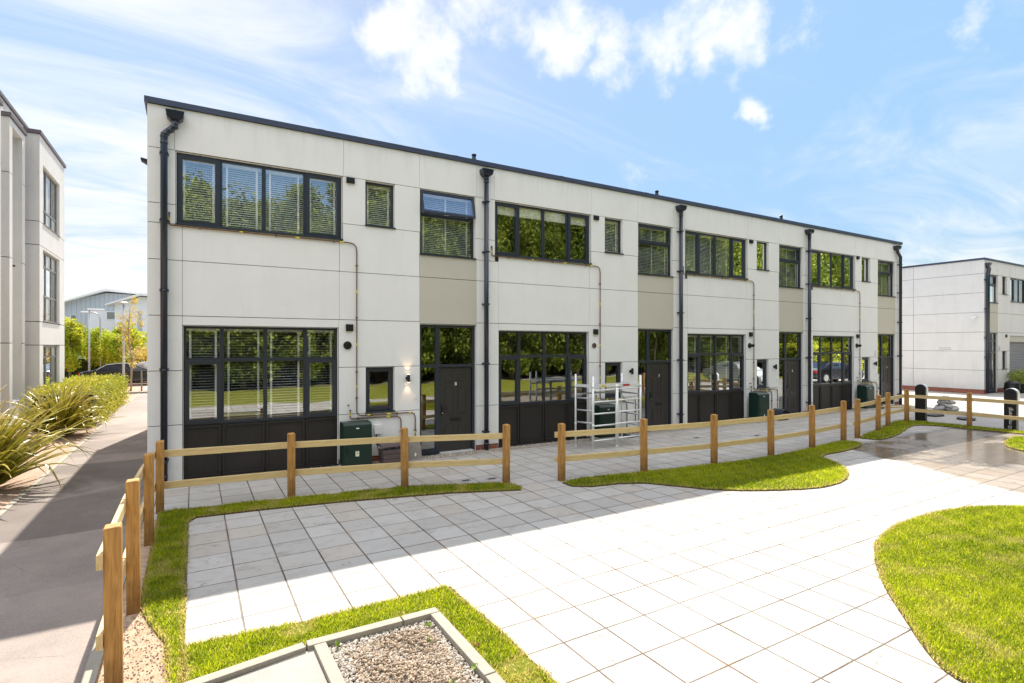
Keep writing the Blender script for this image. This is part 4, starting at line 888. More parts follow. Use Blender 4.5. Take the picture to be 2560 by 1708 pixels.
drum(17.15, -.35, 'dark curved plastic sheet slumped by the sidelight of door six'); drum(23.5, -.33, 'dark curved plastic sheet slumped between the far cabinet and door five'); drum(10.35, -.36, 'dark plastic sheet behind the scaffold tower beside door seven', s=.6)
tag(MB().box(16.1 + 2.9, 16.1 + 3.1, -.36, -.24, .0, .03).box(19.05, 19.10, -.33, -.28, .03, .05).build('red_wrapper', M['red'], bevel=.01), 'crumpled red wrapper on the gravel below the fourth wide window', 'wrapper')
tag(MB().lathe((23.2, -1.9, 0), [(.09, 0), (.12, .05), (.10, .10), (.04, .13)], 12).build('black_cap', M['black'], smooth=True), 'small black lump lying on the paving behind the far fence', 'debris')

# ------------------------------------------------------------------ scaffold tower
def scaffold():
    r_ = empty('scaffold_tower', (9.0, -1.05, 0), 0, label='aluminium folding scaffold tower in front of the second green cabinet', cat='scaffold')
    ox, oy = 9.0, -1.05
    P4 = {'a': (8.18, -.78), 'b': (8.31, -1.30), 'c': (9.02, -1.33), 'd': (9.06, -1.33), 'e': (9.79, -1.36), 'f': (9.78, -.68)}
    pl_ = lambda k, z: (P4[k][0] - ox, P4[k][1] - oy, z)
    for k, t in (('a', 1.80), ('b', 1.76), ('c', 1.55), ('d', 1.55), ('e', 1.76), ('f', 1.78)):
        x, y, _ = pl_(k, 0); w = .030 if k in 'be' else .024
        MB().tube([(x, y, .0), (x, y, t)], w, 10).lathe((x, y, .0), [(.03, 0), (.03, .03), (.02, .04)], 8).lathe((x, y, .55), [(w + .006, 0), (w + .006, .05)], 10).lathe((x, y, 1.48), [(w + .006, 0), (w + .006, .05)], 10).build('upright', M['alu'], r_, smooth=True)
    for a, b_, zs in (('a', 'b', (1.22, .92, .62, .32)), ('b', 'c', (1.42, 1.14, .85, .56, .20)), ('d', 'e', (1.44, 1.16, .87, .58, .22)), ('e', 'f', (1.28, 1.02, .75, .48, .2)), ('a', 'f', (.25, 1.30))):
        for z in zs: MB().tube([pl_(a, z), pl_(b_, z + .005)], .020, 8).build('rung', M['alud'] if a in 'ae' else M['alu'], r_, smooth=True)
    d = MB(); A, B_, E_, F_ = pl_('a', 0), pl_('b', 0), pl_('e', 0), pl_('f', 0)
    d.add([(A[0], A[1], 1.50), (B_[0], B_[1] + .02, 1.50), (E_[0], E_[1] + .02, 1.50), (F_[0], F_[1], 1.50), (A[0], A[1], 1.53), (B_[0], B_[1] + .02, 1.53), (E_[0], E_[1] + .02, 1.53), (F_[0], F_[1], 1.53)], [(0, 1, 2, 3), (7, 6, 5, 4), (0, 4, 5, 1), (1, 5, 6, 2), (2, 6, 7, 3), (3, 7, 4, 0)]).build('deck', M['alud'], r_)
    e = MB(); e.bar((B_[0], B_[1] - .0, 1.525), (E_[0], E_[1] - .0, 1.525), .03, .07); e.bar((A[0], A[1], 1.525), (B_[0], B_[1], 1.525), .03, .07); e.bar((F_[0], F_[1], 1.525), (E_[0], E_[1], 1.525), .03, .07); eo = e.build('deck_edge', M['alu'], r_)
    MB().box(.22, .42, B_[1] - .072, B_[1] - .048, 1.505, 1.55).build('red_label', M['red'], eo); MB().box(-.45, -.33, B_[1] - .05, B_[1] - .03, 1.505, 1.545).build('yellow_label', M['yellow'], eo)
scaffold()

# ------------------------------------------------------------------ right hand building (mirrored layout)
def right_building():
    bx, by = 35.25, .22
    T = empty('right_building', (bx + 8, by + 5, 0), 0, label='white panelled two storey building with brick plinth beyond the street at the right', cat='building'); off = Vector((-8, -5, 0))
    zb = .06; g = .008; cl = MB(); zs = [.22, 1.23, 2.23, 3.22, 4.25, 5.27, 6.26]
    # the side facing the terrace
    zt = 6.98
    for z0, z1 in zip([.22, 1.23, 2.23, 3.22, 4.25, 5.27, 6.26], [1.23, 2.23, 3.22, 4.25, 5.27, 6.26, zt]):
        for y0, y1 in ((0, 3.2), (3.2, 6.4), (6.4, 9.6), (9.6, 12)): cl.box(0, .03, y0 + (g if y0 else 0), y1 - g, z0 + g, z1 - g)
    holes = []; bes = []; W_ = 16
    def Q(x0, x1, z0, z1, m=None): (m or cl).box(x0 + g, x1 - g, 0, .03, z0 + g, z1 - g)
    Q(.03, .30, zs[0], zs[1])
    for o in (0, 6.62):
        be = MB(); bes.append(be)
        # order from left: pier, door with window above, small windows, wide window over shutter
        L_ = [(-.0 if o else .03, .33), ]
        for z0, z1 in zip(zs, zs[1:] + [zt]): 
            if not (o == 0 and z0 == zs[0]): Q(o + (.03 if o == 0 else -.25), o + .30, z0, z1)
        Q(o + .30, o + 1.72, zs[6], zt); Q(o + 1.72, o + 3.4, zs[6], zt); Q(o + 3.4, o + 6.37, zs[6], zt)
        Q(o + .30, o + 1.72, 3.2, 4.25, be); Q(o + .30, o + 1.72, 4.25, 4.75, be)
        Q(o + 1.72, o + 2.3, zs[5], zs[6]); Q(o + 2.93, o + 3.4, zs[5], zs[6]); Q(o + 1.72, o + 3.5, zs[4], zs[5]); Q(o + 3.5, o + 6.37, zs[4], 4.92); Q(o + 1.72, o + 3.5, zs[3], zs[4]); Q(o + 3.5, o + 6.37, zs[3], zs[4])
        Q(o + 1.72, o + 3.3, zs[2], zs[3]); Q(o + 3.3, o + 6.2, 3.05, zs[3]); Q(o + 1.72, o + 2.3, zs[1], zs[2]); Q(o + 2.93, o + 3.3, zs[1], zs[2]); Q(o + 1.72, o + 3.3, zs[0], zs[1])
        holes += [(o + .30, o + 1.72, 4.76, 6.26), (o + 2.3, o + 2.93, 5.27, 6.26), (o + 3.4, o + 6.37, 4.92, 6.26), (o + .30, o + 1.72, .06, 3.19), (o + 2.3, o + 2.93, 1.24, 2.23), (o + 3.3, o + 6.2, .06, 3.05)]
    for (a, b_, u, t) in holes: cl.box(a, a + .01, .031, .2, u, t); cl.box(b_ - .01, b_, .031, .2, u, t); cl.box(a + .01, b_ - .01, .031, .2, t - .01, t)
    core = MB(); xs = sorted({.035, 13.2} | {h[0] for h in holes} | {h[1] for h in holes}); zz = sorted({.06, zt - .02} | {h[2] for h in holes} | {h[3] for h in holes})
    for a, b_ in zip(xs, xs[1:]):
        for u, t in zip(zz, zz[1:]):
            if not any(h[0] <= (a + b_) / 2 <= h[1] and h[2] <= (u + t) / 2 <= h[3] for h in holes): core.box(a, b_, .032, .25, u, t)
    core.box(.031, .25, .26, 12, .06, zt - .02); core.box(.26, 13.2, 11.8, 12, .06, zt - .02); core.box(13.0, 13.2, .26, 11.79, .06, zt - .02); core.box(.26, 12.99, .26, 11.79, zt - .3, zt - .2)
    core.box(.26, 12.99, 3.0, 3.1, .06, zt - .31)
    def bld(mb, n, m, **kw):
        o = mb.build(n, m, T, **kw); o.location = off; return o
    bld(cl, 'wall_cladding', M['clad_old']); [bld(q, 'infill_panel', M['beige']) for q in bes]; bld(core, 'inner_wall', M['groove'])
    p = MB(); p.box(.02, .06, .02, 12, -.03, .218); p.box(.061, .30, .02, .05, -.03, .218); bld(p, 'brick_plinth', M['brick']); [bld(MB().box(o + 1.72, o + 3.3, .02, .05, -.03, .218), 'brick_plinth', M['brick']) for o in (0, 6.62)]
    c = MB(); c.box(-.04, 13.25, -.04, .25, zt, zt + .09); c.box(-.04, .25, .251, 12.05, zt, zt + .09); c.box(13.0, 13.25, .251, 12.05, zt, zt + .09); bld(c, 'coping', M['anth2'])
    for o in (0, 6.62):
        v = off + Vector((o, 0, 0))
        for w in (window(T, .30, 1.72, 4.77, 6.255, (), (5.7,), ((0, 0),), None, label=None), window(T, 2.3, 2.93, 5.28, 6.255, (), (), (), None), window(T, 3.4, 6.37, 4.93, 6.255, (4.15, 4.9, 5.6), (), ((0, 0), (3, 0)), None), window(T, 2.3, 2.93, 1.24, 2.22, (), (), (), None)): w.location = v
        d = empty('door_set', v); d.parent = T; f = MB()
        for b4 in ((.30, .37, .06, 3.19), (1.60, 1.72, .06, 3.19), (1.15, 1.22, .06, 3.19), (.37, 1.15, 3.12, 3.19), (1.22, 1.60, 3.12, 3.19), (.37, 1.15, 2.72, 2.79), (1.22, 1.6, 2.72, 2.79), (.37, 1.15, 2.12, 2.2), (1.22, 1.60, 2.12, 2.2), (.37, 1.15, .06, .2), (1.22, 1.6, .06, .2)): f.box(b4[0], b4[1], .08, .15, b4[2], b4[3])
        f.build('door_frame', M['anth'], d); MB().pane(.37, 1.15, .11, .2, 3.12).pane(1.22, 1.6, .11, .2, 3.12).build('glass', M['glass'], d)
        s_ = MB().box(3.3, 6.2, .12, .16, .06, 2.72).build('roller_shutter', M['shutter'], T); s_.location = v
        s2 = MB().box(3.31, 6.19, .04, .2, 2.72, 3.04).build('shutter_box', M['beige'], T); s2.location = v
        vv = MB().box(2.72, 2.85, -.05, -.0005, 2.96, 3.12).build('vent_cowl', M['black'], T); vv.location = v
    D = empty('downpipe', off); D.parent = T; y = -.12
    MB().add([(.22 - .06, 0, 6.55), (.22 + .06, 0, 6.55), (.22 + .06, -.14, 6.55), (.22 - .06, -.14, 6.55), (.22 - .15, 0, 6.8), (.22 + .15, 0, 6.8), (.22 + .15, -.22, 6.8), (.22 - .15, -.22, 6.8)], [(3, 2, 1, 0), (4, 5, 6, 7), (0, 1, 5, 4), (1, 2, 6, 5), (2, 3, 7, 6), (3, 0, 4, 7)]).build('hopper', M['pipe'], D)
    MB().tube([(.22, y, 6.56), (.22, y, 6.45), (.10, y, 6.2), (.08, y, 6.05), (.08, y, .06)], .085, 14).build('pipe', M['pipe'], D, smooth=True)
    for z in (5.9, 4.4, 2.9, 1.9): MB().box(-.06, .22, -.10, -.0005, z, z + .04).build('bracket', M['pipe'], D)
    # camera bracket lamp and the street name plate, rows of grey lettering too small to read
    s3 = MB().box(-.02, -.0005, 1.35, 2.05, 2.26, 2.44).build('name_plate', M['white'], T); s3.location = off
    q = MB(); q.box(-.024, -.0205, 1.4, 2.0, 2.37, 2.42); q.box(-.024, -.0205, 1.4, 2.0, 2.29, 2.34); q.build('lettering', M['alud'], s3)
    s5 = MB().box(1.80, 2.0, -.01, -.0005, 2.27, 2.47).build('notice', M['alud'], T); s5.location = off
    s4 = MB().box(-.30, -.0005, .28, .36, 3.98, 4.02).lathe((-.32, .32, 3.93), [(.03, .12), (.10, .06), (.11, 0), (.07, -.03)], 14).build('security_light', M['white'], T); s4.location = off
right_building()
def pot_plant(x, y):
    r_ = empty('potted_shrub', (x, y, 0), 0, label='dark bushy shrub in a black pot at the foot of the right building', cat='potted plant')
    MB().lathe((0, 0, 0), [(.24, 0), (.30, .1), (.33, .42), (.36, .45), (.33, .47), (.30, .44)], 20).build('pot', M['black'], r_, smooth=True)
    g = np.random.default_rng(9); n = 900; p = g.normal(size=(n, 3)); p /= np.linalg.norm(p, axis=1)[:, None]; p *= (.25 + .35 * g.random(n) ** .5)[:, None]; leaves('foliage', p * (1, 1, .75) + (.25, 0, .85), .09, M['leafd'], r_, 9)
pot_plant(37.9, -.35)
q = empty('plastic_tub', (37.0, -.35, 0), 0, label='black round topped tub left of the potted shrub at the right building', cat='tub'); MB().lathe((0, 0, 0), [(.30, 0), (.33, .3), (.30, .55), (.2, .65), (.05, .68)], 18).build('body', M['black'], q, smooth=True); MB().lathe((0, 0, .5), [(.335, 0), (.335, .03)], 18).build('rim', M['black'], q)

# ------------------------------------------------------------------ street clutter: sacks, timber, cover rubble
def sack(x, y, z, rz, label, i):
    g = random.Random(i); r_ = empty('sand_sack', (x, y, z), rz, label=label, cat='sack', group='white sacks heaped on the far street')
    n, m = 18, 8; q = MB(); vs = []
    for a in range(m + 1):
        ph = math.pi * a / m - math.pi / 2
        for b_ in range(n):
            t = 2 * math.pi * b_ / n; cx, sx = math.cos(t), math.sin(t); e = .55
            rr = math.cos(ph) ** .5 if math.cos(ph) > 0 else 0
            g2 = .05 * math.sin(3 * t + i) * rr; vs.append((.30 * rr * abs(cx) ** e * (1 if cx > 0 else -1) + g.uniform(-.02, .02) + g2, .19 * rr * abs(sx) ** e * (1 if sx > 0 else -1) + g.uniform(-.02, .02), .085 + .085 * math.sin(ph) + g.uniform(-.018, .02) + .03 * math.sin(2 * t + i * 2)))
    q.v = vs; q.f = [(a * n + b_, a * n + (b_ + 1) % n, (a + 1) * n + (b_ + 1) % n, (a + 1) * n + b_) for a in range(m) for b_ in range(n)]
    q.build('bag', M['sack'], r_, smooth=True); MB().bar((.27, 0, .085), (.36, .01, .09), .10, .02).build('tied_end', M['sack'], r_)
for i, a in enumerate([(25.0, -1.85, 0, .3, 'lower left white sack of the heap on the far street'), (25.22, -2.12, 0, -.2, 'lower right white sack of the heap, nearest the fence'), (25.1, -1.98, .12, .9, 'middle white sack lying across the two lowest ones'), (25.14, -2.0, .25, -.3, 'upper white sack resting under the top one'), (25.1, -1.96, .37, .35, 'topmost white sack of the heap')]): sack(*a[:4], a[4], i)
tag(MB().bar((23.9, .0, .04), (25.0, -.9, .04), .1, .05).build('timber_plank', M['rail']), 'short pale timber plank lying on the street left of the sacks', 'plank')
for i, (x, y, lb) in enumerate([(22.9, -2.5, 'dark broken paving slab in the shaded street just right of the first charging post'), (22.7, -3.5, 'dark broken paving slab in the shaded street between the two charging posts')]):
    r_ = empty('broken_slab', (x, y, 0), .4 * i, label=lb, cat='paving slab', group='dark broken slabs on the shaded street'); MB().prism([(-.35, -.2), (.1, -.26), (.38, -.1), (.3, .2), (-.1, .26), (-.4, .1)], -.01, .05).build('slab', M['panel'], r_)

# ------------------------------------------------------------------ left hand building
def left_building():
    T = empty('left_building', (-9, 14, 0), 0, label='tall pale three storey block with projecting bays at the left edge of the photo', cat='building'); off = Vector((9, -14, 0))
    g = .012; zs = [-.05, 2.53, 3.37, 6.1, 6.95, 10.05]
    def bld(mb, n, m, **kw):
        o = mb.build(n, m, T, **kw); o.location = off; return o
    cl = MB(); core = MB(); cp = MB()
    # recessed main wall
    mx = -5.62
    ys = [2.0, 4.6, 7.2, 9.8, 11.9, 13.35, 16, 18.4]
    for y0, y1 in zip(ys, ys[1:]):
        for z0, z1 in zip([0, 1.2, 2.53, 3.9, 5.3, 6.7, 8.1, 9.4], [1.2, 2.53, 3.9, 5.3, 6.7, 8.1, 9.4, 10.9]): cl.box(mx - .03, mx, y0 + g, y1 - g, z0 + g, z1 - g)
    core.box(-14, mx - .032, 2.0, 20.5, 0, 10.9); cp.box(-14.05, mx + .06, 1.95, 18.45, 10.902, 11.02)
    core.box(-14, mx - .033, 20.51, 20.55, 0, 10.9)
    def bay(y0, y1, xf, zt, rows, wins, tall=None):
        # front boards with openings, then the near side
        th = .03
        if tall:
            wy0, wy1, wz0, wz1 = tall
            for a, b_ in ((y0, wy0), (wy1, y1)):
                for z0, z1 in zip(rows, rows[1:] + [zt]): cl.box(xf - th, xf, a + (0 if a == y0 else 0), b_, z0 + g, z1 - g)
            cl.box(xf - th, xf, wy0, wy1, wz1, zt - g); cl.box(xf - th, xf, wy0, wy1, 0, wz0)
            d = .42; cl.box(xf - d, xf - th - .001, wy0 - .03, wy0 - .001, wz0, wz1); cl.box(xf - d, xf - th - .001, wy1 + .001, wy1 + .03, wz0, wz1); cl.box(xf - d, xf - th - .001, wy0, wy1, wz1 + .001, wz1 + .03)
            for z0, z1 in zip([wz0] + rows[1:], rows[1:] + [wz1]): cl.box(xf - d - .02, xf - d, wy0, wy1, z0 + g, z1 - g)
            cl.box(xf - d, xf + .02, wy0, wy1, wz0 - .03, wz0)
            core.box(mx - .02, xf - d - .025, y0 + .04, y1 - .04, 0, zt); core.box(xf - d - .02, xf - th - .002, y0 + .04, wy0 - .032, 0, zt); core.box(xf - d - .02, xf - th - .002, wy1 + .032, y1 - .04, 0, zt)
        else:
            for z0, z1 in zip(rows, rows[1:] + [zt]):
                hs = [w for w in wins if w[2] < z1 - .02 and w[3] > z0 + .02]
                if not hs: cl.box(xf - th, xf, y0, y1, z0 + g, z1 - g); continue
                w = hs[0]
                cl.box(xf - th, xf, y0, w[0], z0 + g, z1 - g); cl.box(xf - th, xf, w[1], y1, z0 + g, z1 - g)
                if w[3] < z1 - .02: cl.box(xf - th, xf, w[0], w[1], w[3], z1 - g)
                if w[2] > z0 + .02: cl.box(xf - th, xf, w[0], w[1], z0 + g, w[2])
            zc = [0] + sum([[w[2], w[3]] for w in sorted(wins, key=lambda q: q[2])], []) + [zt]
            for a, b_ in zip(zc[::2], zc[1::2]): core.box(mx - .02, xf - th - .002, wins[0][0], wins[0][1], a, b_)
            core.box(mx - .02, xf - th - .002, y0 + .04, wins[0][0] - .001, 0, zt); core.box(mx - .02, xf - th - .002, wins[0][1] + .001, y1 - .04, 0, zt)
            for w in wins:
                cl.box(xf - .2, xf - th - .001, w[0] + .0, w[0] + .012, w[2], w[3]); cl.box(xf - .2, xf - th - .001, w[1] - .012, w[1], w[2], w[3]); cl.box(xf - .2, xf - th - .001, w[0] + .012, w[1] - .012, w[3] - .012, w[3])
        for z0, z1 in zip(rows, rows[1:] + [zt]): cl.box(mx, xf - th - .001, y0, y0 + .03, z0 + g, z1 - g); cl.box(mx, xf - th - .001, y1 - .03, y1, z0 + g, z1 - g)
        cp.box(mx - .02, xf + .05, y0 - .05, y1 + .05, zt + .002, zt + .13)
    wins = [(14.1, 16.92, .78, 2.51), (14.1, 16.92, 3.39, 6.02), (14.1, 16.92, 6.95, 9.10)]
    bay(13.59, 17.9, -4.75, 10.06, [0, 2.53, 3.37, 6.11, 6.95], wins)
    bay(11.3, 13.14, -5.05, 9.78, [0, 2.59, 5.32, 8.02], [], tall=(11.62, 12.78, .70, 9.55))
    bay(6.2, 10.4, -5.05, 9.78, [0, 2.59, 5.32, 8.02], [], tall=(7.0, 8.4, .70, 9.55))
    bld(cl, 'wall_cladding', M['clad_left']); bld(core, 'inner_wall', M['groove']); bld(cp, 'coping', mat('brown_grey_coping', (.12, .10, .10), .5))
    b_ = MB().box(-5.2, -5.07, 6.25, 13.1, -.05, .02).build('brick_plinth', M['brick'], T); b_.location = off
    # bay windows: built facing -y, turned to face +x
    grey = mat('grey_window_frame', (.17, .165, .15), .45)
    for (y0, y1, z0, z1), tr, lb in zip(wins, ((2.08,), (5.45, 4.35), (7.55,)), ('ground floor bay window', 'middle floor bay window', 'top floor bay window')):
        L_ = y1 - y0; w = window(T, 0, L_, z0, z1, (L_ * .34, L_ * .68), tr, (), None, y=.09, frame=grey, fw=.07); w['label'] = lb
        w.location = off + Vector((-4.75, y0, 0)); w.rotation_euler.z = R(90)
        MB().box(.08, L_ - .08, .35, .36, z0 + .05, z1 - .05).build('net_curtain', M['blindcream'], w)
    # tilted sash in the tall recess
    s = MB().box(0, .9, -.03, .02, 0, .05).box(0, .9, -.03, .02, 1.55, 1.6).box(0, .05, -.03, .02, .05, 1.55).box(.85, .9, -.03, .02, .05, 1.55).build('opening_sash', M['anth'], T)
    s.location = off + Vector((-5.38, 11.66, 7.55)); s.rotation_euler = (R(0), R(0), R(90)); s.rotation_euler = Euler((R(-14), 0, R(90)))
    MB().pane(.05, .85, -.004, .05, 1.55).build('glass', M['glass'], s)
    MB().box(-5.16, -5.07, 12.0, 12.06, 5.1, 5.16).build('overflow_pipe', M['anth'], T).location = off
left_building()

# ------------------------------------------------------------------ phormiums, hedge, path-side plants
def phormium(x, y, label, n, L, seed, spread=1., az=None):
    r_ = empty('flax_plant', (x, y, 0), 0, label=label, cat='flax plant'); g = np.random.default_rng(seed); V = []; F = []; T = []; D = []; o = 0; K = 9
    for i in range(n):
        a = g.random() * 2 * math.pi if az is None else az + g.normal(0, .9); ln = L * (.55 + .55 * g.random()); el = R(88 - 62 * g.random() ** 1.1 * spread); w = .024 + .022 * g.random(); bend = (.5 + 1.5 * g.random()) * spread
        base = np.array([math.cos(a) * .18 * g.random(), math.sin(a) * .18 * g.random(), 0.]); p = base.copy(); e = el; tw = g.normal(0, .25); t0 = np.clip(g.normal(.5, .3), 0, 1); kink = g.random() < .15
        side = np.array([-math.sin(a + tw), math.cos(a + tw), 0]); dry = 1. if g.random() < .06 else 0.
        for k in range(K + 1):
            f = k / K; ww = w * (1 - f ** 2.4) * (.75 + .5 * math.sin(f * 2.6)) + .001
            up = np.array([-math.cos(a) * math.sin(e), -math.sin(a) * math.sin(e), math.cos(e)])
            V += [p - side * ww + up * ww * .55, p.copy(), p + side * ww + up * ww * .55]; T += [min(1, t0 + .45), t0 * .45, min(1, t0 + .45)]; D += [max(dry, f ** 5 * .6)] * 3
            st = ln / K; p = p + st * np.array([math.cos(a) * math.cos(e), math.sin(a) * math.cos(e), math.sin(e)]); e -= bend * (f ** 1.4) * .26
            if kink and k == 5: e -= 1.0
            if p[2] < .03: p[2] = .03
            if k < K:
                q = o + 3 * k; F += [(q, q + 1, q + 4, q + 3), (q + 1, q + 2, q + 5, q + 4)]
        o += 3 * (K + 1)
    m = npmesh('leaves', V, F, M['phor'], r_, {'tint': T, 'dry': D})
    return r_
phormium(-3.2, .9, 'biggest clump of striped flax leaves, spilling over the path at the left photo edge', 330, 2.0, 1, .95)
phormium(-3.2, 7.7, 'rounded flax clump with drooping leaves in front of the clipped hedge', 320, 1.6, 2, 1.05)
phormium(-4.55, 3.1, 'smaller flax clump behind the big one, against the left building', 90, 1.5, 3, .9)

def shell_points(g, n, x0, x1, y0, y1, z0, z1, jit=.06):
    p = g.random((n, 3)) * (x1 - x0, y1 - y0, z1 - z0) + (x0, y0, z0); f = g.integers(0, 5, n)
    areas = np.array([(y1 - y0) * (z1 - z0)] * 2 + [(x1 - x0) * (z1 - z0)] * 2 + [(x1 - x0) * (y1 - y0)]); f = g.choice(5, n, p=areas / areas.sum())
    p[f == 0, 0] = x0; p[f == 1, 0] = x1; p[f == 2, 1] = y0; p[f == 3, 1] = y1; p[f == 4, 2] = z1
    bump = .05 * np.sin(p[:, 1] * 5 + p[:, 2] * 3) + .04 * np.sin(p[:, 0] * 7 + p[:, 1] * 3); p += g.normal(0, jit, p.shape); p[:, 2] += bump; p[:, 0] += bump; return p
def hedge(name, x0, x1, y0, y1, h, n, size, m, label, seed, jit=.05):
    r_ = empty(name, ((x0 + x1) / 2, (y0 + y1) / 2, 0), 0, label=label, cat='hedge'); g = np.random.default_rng(seed); hx, hy = (x1 - x0) / 2, (y1 - y0) / 2
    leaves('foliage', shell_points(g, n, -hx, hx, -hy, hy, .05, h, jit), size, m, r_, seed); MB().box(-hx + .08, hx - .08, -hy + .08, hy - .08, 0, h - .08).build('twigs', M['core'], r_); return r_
hedge('clipped_hedge', -4.2, -2.62, 9.3, 18.2, 1.08, 14000, .07, M['hedge'], 'clipped yellow green hedge running back beside the path', 11, .085)
hedge('low_shrub_row', -8.2, -3.6, 19.6, 21.2, .85, 7000, .09, M['leafy'], 'low bright yellow shrubs beyond the clipped hedge', 12, .1)
hedge('rear_hedge', -12, 6, 40, 41.2, 1.6, 9000, .12, M['leafd'], 'dark green hedge across the far side of the car park', 13, .09)

# timber screen, planting strip by the car park
fp = empty('timber_screen', (-6.9, 20.8, 0), 0, label='weathered grey timber screen fence beside the left building', cat='fence')
for j in range(8): MB().box(-1.2 + j * .22, -1.2 + j * .22 + .205, -.012, .012, .02, 1.95).build('board', M['oldwood'], fp)
MB().box(-1.25, .62, -.02, .02, 1.951, 2.0).build('rail', M['oldwood'], fp); MB().box(.57, .66, -.05, .05, 0, 1.95).build('post', M['oldwood'], fp)
struct(sheet('kerb_strip', rect(-40, 20, 22.9, 23.05), .09, M['kerb'], .12)); struct(sheet('car_park_verge', rect(-40, 20, 23.05, 25.0), .06, M['mulch']))

def trunk(parent, h, r, seed, limbs=5, m=None, crown=(.45, .95), spread=.8, n=8):
    g = random.Random(seed); t = MB(); pts = [(g.uniform(-.04, .04) * k, g.uniform(-.04, .04) * k, h * k / 5) for k in range(6)]; t.tube(pts, [r * (1 - .14 * k) for k in range(6)], n)
    for i in range(limbs):
        z = h * g.uniform(*crown); a = g.uniform(0, 6.28); L_ = spread * (1.15 - z / h); x0 = pts[min(5, int(z / h * 5))]
        t.tube([(x0[0], x0[1], z), (x0[0] + math.cos(a) * L_ * .5, x0[1] + math.sin(a) * L_ * .5, z + L_ * .45), (x0[0] + math.cos(a) * L_, x0[1] + math.sin(a) * L_, z + L_ * 1.1)], [r * .35, r * .2, r * .08], 5)
    return t.build('trunk', m or M['bark'], parent, smooth=True)
def crown_pts(seed, n, clumps, rad, zc, zr, clump_r, taper=0.):
    g = np.random.default_rng(seed); c = g.normal(size=(clumps, 3)); c /= np.linalg.norm(c, axis=1)[:, None]; c *= (g.random(clumps) ** .4)[:, None]
    c = c * (rad, rad, zr); c[:, :2] *= (1 - taper * (c[:, 2:3] / zr + 1) / 2); c[:, 2] += zc
    k = g.integers(0, clumps, n); d = g.normal(size=(n, 3)); d /= np.linalg.norm(d, axis=1)[:, None]; d *= (g.random(n) ** .5)[:, None] * clump_r * (.6 + .6 * g.random(clumps)[k])[:, None]
    return c[k] + d
def tree(name, x, y, label, h, crown, m, leafn, leafs, seed, r=.09, group=None, limbs=6, bark=None, cat='tree'):
    T = empty(name, (x, y, 0), 0, label=label, cat=cat, group=group); trunk(T, h * .85, r, seed, limbs, bark, (.3, .95), crown[0] * .9)
    P = crown_pts(seed, leafn, crown[3], crown[0], crown[1], crown[2], crown[4], crown[5]); leaves('crown', P, leafs, m, T, seed); return T
tree('hornbeam_tree', -8.9, 39.2, 'tall pointed yellow green tree left of the twin lamp posts, nearest the left building', 6.6, (1.0, 3.2, 2.6, 70, .45, .75), M['leafy'], 6500, .16, 21)
tree('hornbeam_tree', -7.6, 37.6, 'yellow green tree with a broad lower crown behind the first lamp post', 4.9, (1.15, 2.6, 1.9, 60, .45, .5), M['leafy'], 6000, .16, 22)
tree('hornbeam_tree', -6.1, 39.4, 'rounded yellow green tree right of the arched lamp post', 4.2, (1.15, 2.45, 1.5, 50, .45, .3), M['leafy'], 5000, .15, 23)
tree('hornbeam_tree', -5.0, 37.8, 'small round yellow green tree left of the copper leaved one', 3.9, (1.0, 2.4, 1.3, 45, .42, .3), M['leafy'], 4500, .15, 24)
tree('young_sparse_tree', -2.95, 24.1, 'slender young tree with thin copper yellow leaves beside the parked cars', 5.4, (.95, 3.3, 2.0, 60, .22, .5), M['leafo'], 1500, .085, 25, .055, limbs=14, bark=M['barkp'])
tree('copper_shrub', -2.4, 37.0, 'rusty leaved shrub low behind the parked cars', 2.6, (1.9, 1.7, .7, 50, .4, .1), M['leafo'], 3500, .14, 26, cat='shrub')
for sx in (-.35, .35):
    pass
st = empty('tree_stake', (-2.45, 23.9, 0), 0, label='short timber stake right of the slender young tree', cat='stake'); MB().box(-.035, .035, -.035, .035, 0, 1.15).build('post', M['oldwood'], st)
st = empty('tree_stake', (-3.35, 24.4, 0), 0, label='short timber stake left of the slender young tree', cat='stake'); MB().box(-.035, .035, -.035, .035, 0, 1.0).build('post', M['oldwood'], st)

def lamp_post(x, y, h, label, kind):
    r_ = empty('street_lamp', (x, y, 0), 0, label=label, cat='street lamp', group='grey lamp posts beyond the car park')
    if kind == 'arch': MB().tube([(0, 0, 0), (0, 0, h - .6), (-.06, 0, h - .25), (-.3, 0, h - .05), (-.75, 0, h)], [.07, .055, .05, .045, .04], 10).build('column', M['steel'], r_, smooth=True); MB().box(-1.15, -.7, -.1, .1, h - .06, h + .04).build('lamp_head', M['alu'], r_, bevel=.02)
    elif kind == 'flat': MB().tube([(0, 0, 0), (0, 0, h)], [.07, .045], 10).build('column', M['steel'], r_, smooth=True); MB().box(-.1, .85, -.12, .12, h, h + .09).build('lamp_head', M['alu'], r_, bevel=.02)
    else: MB().tube([(0, 0, 0), (0, 0, h)], [.07, .05], 10).build('column', M['steel'], r_, smooth=True); MB().lathe((0, 0, h), [(.05, 0), (.18, .06), (.24, .13), (.12, .18), (.02, .2)], 14).build('lamp_head', M['steel'], r_)
lamp_post(-6.3, 35.9, 5.0, 'grey street lamp with a flat head, left of the arched one', 'flat')
lamp_post(-6.0, 38.6, 5.0, 'grey street lamp with an arched top behind the yellow green trees', 'arch')
lamp_post(-3.62, 28.0, 4.95, 'grey street lamp with a round cap standing by the black car', 'cap')

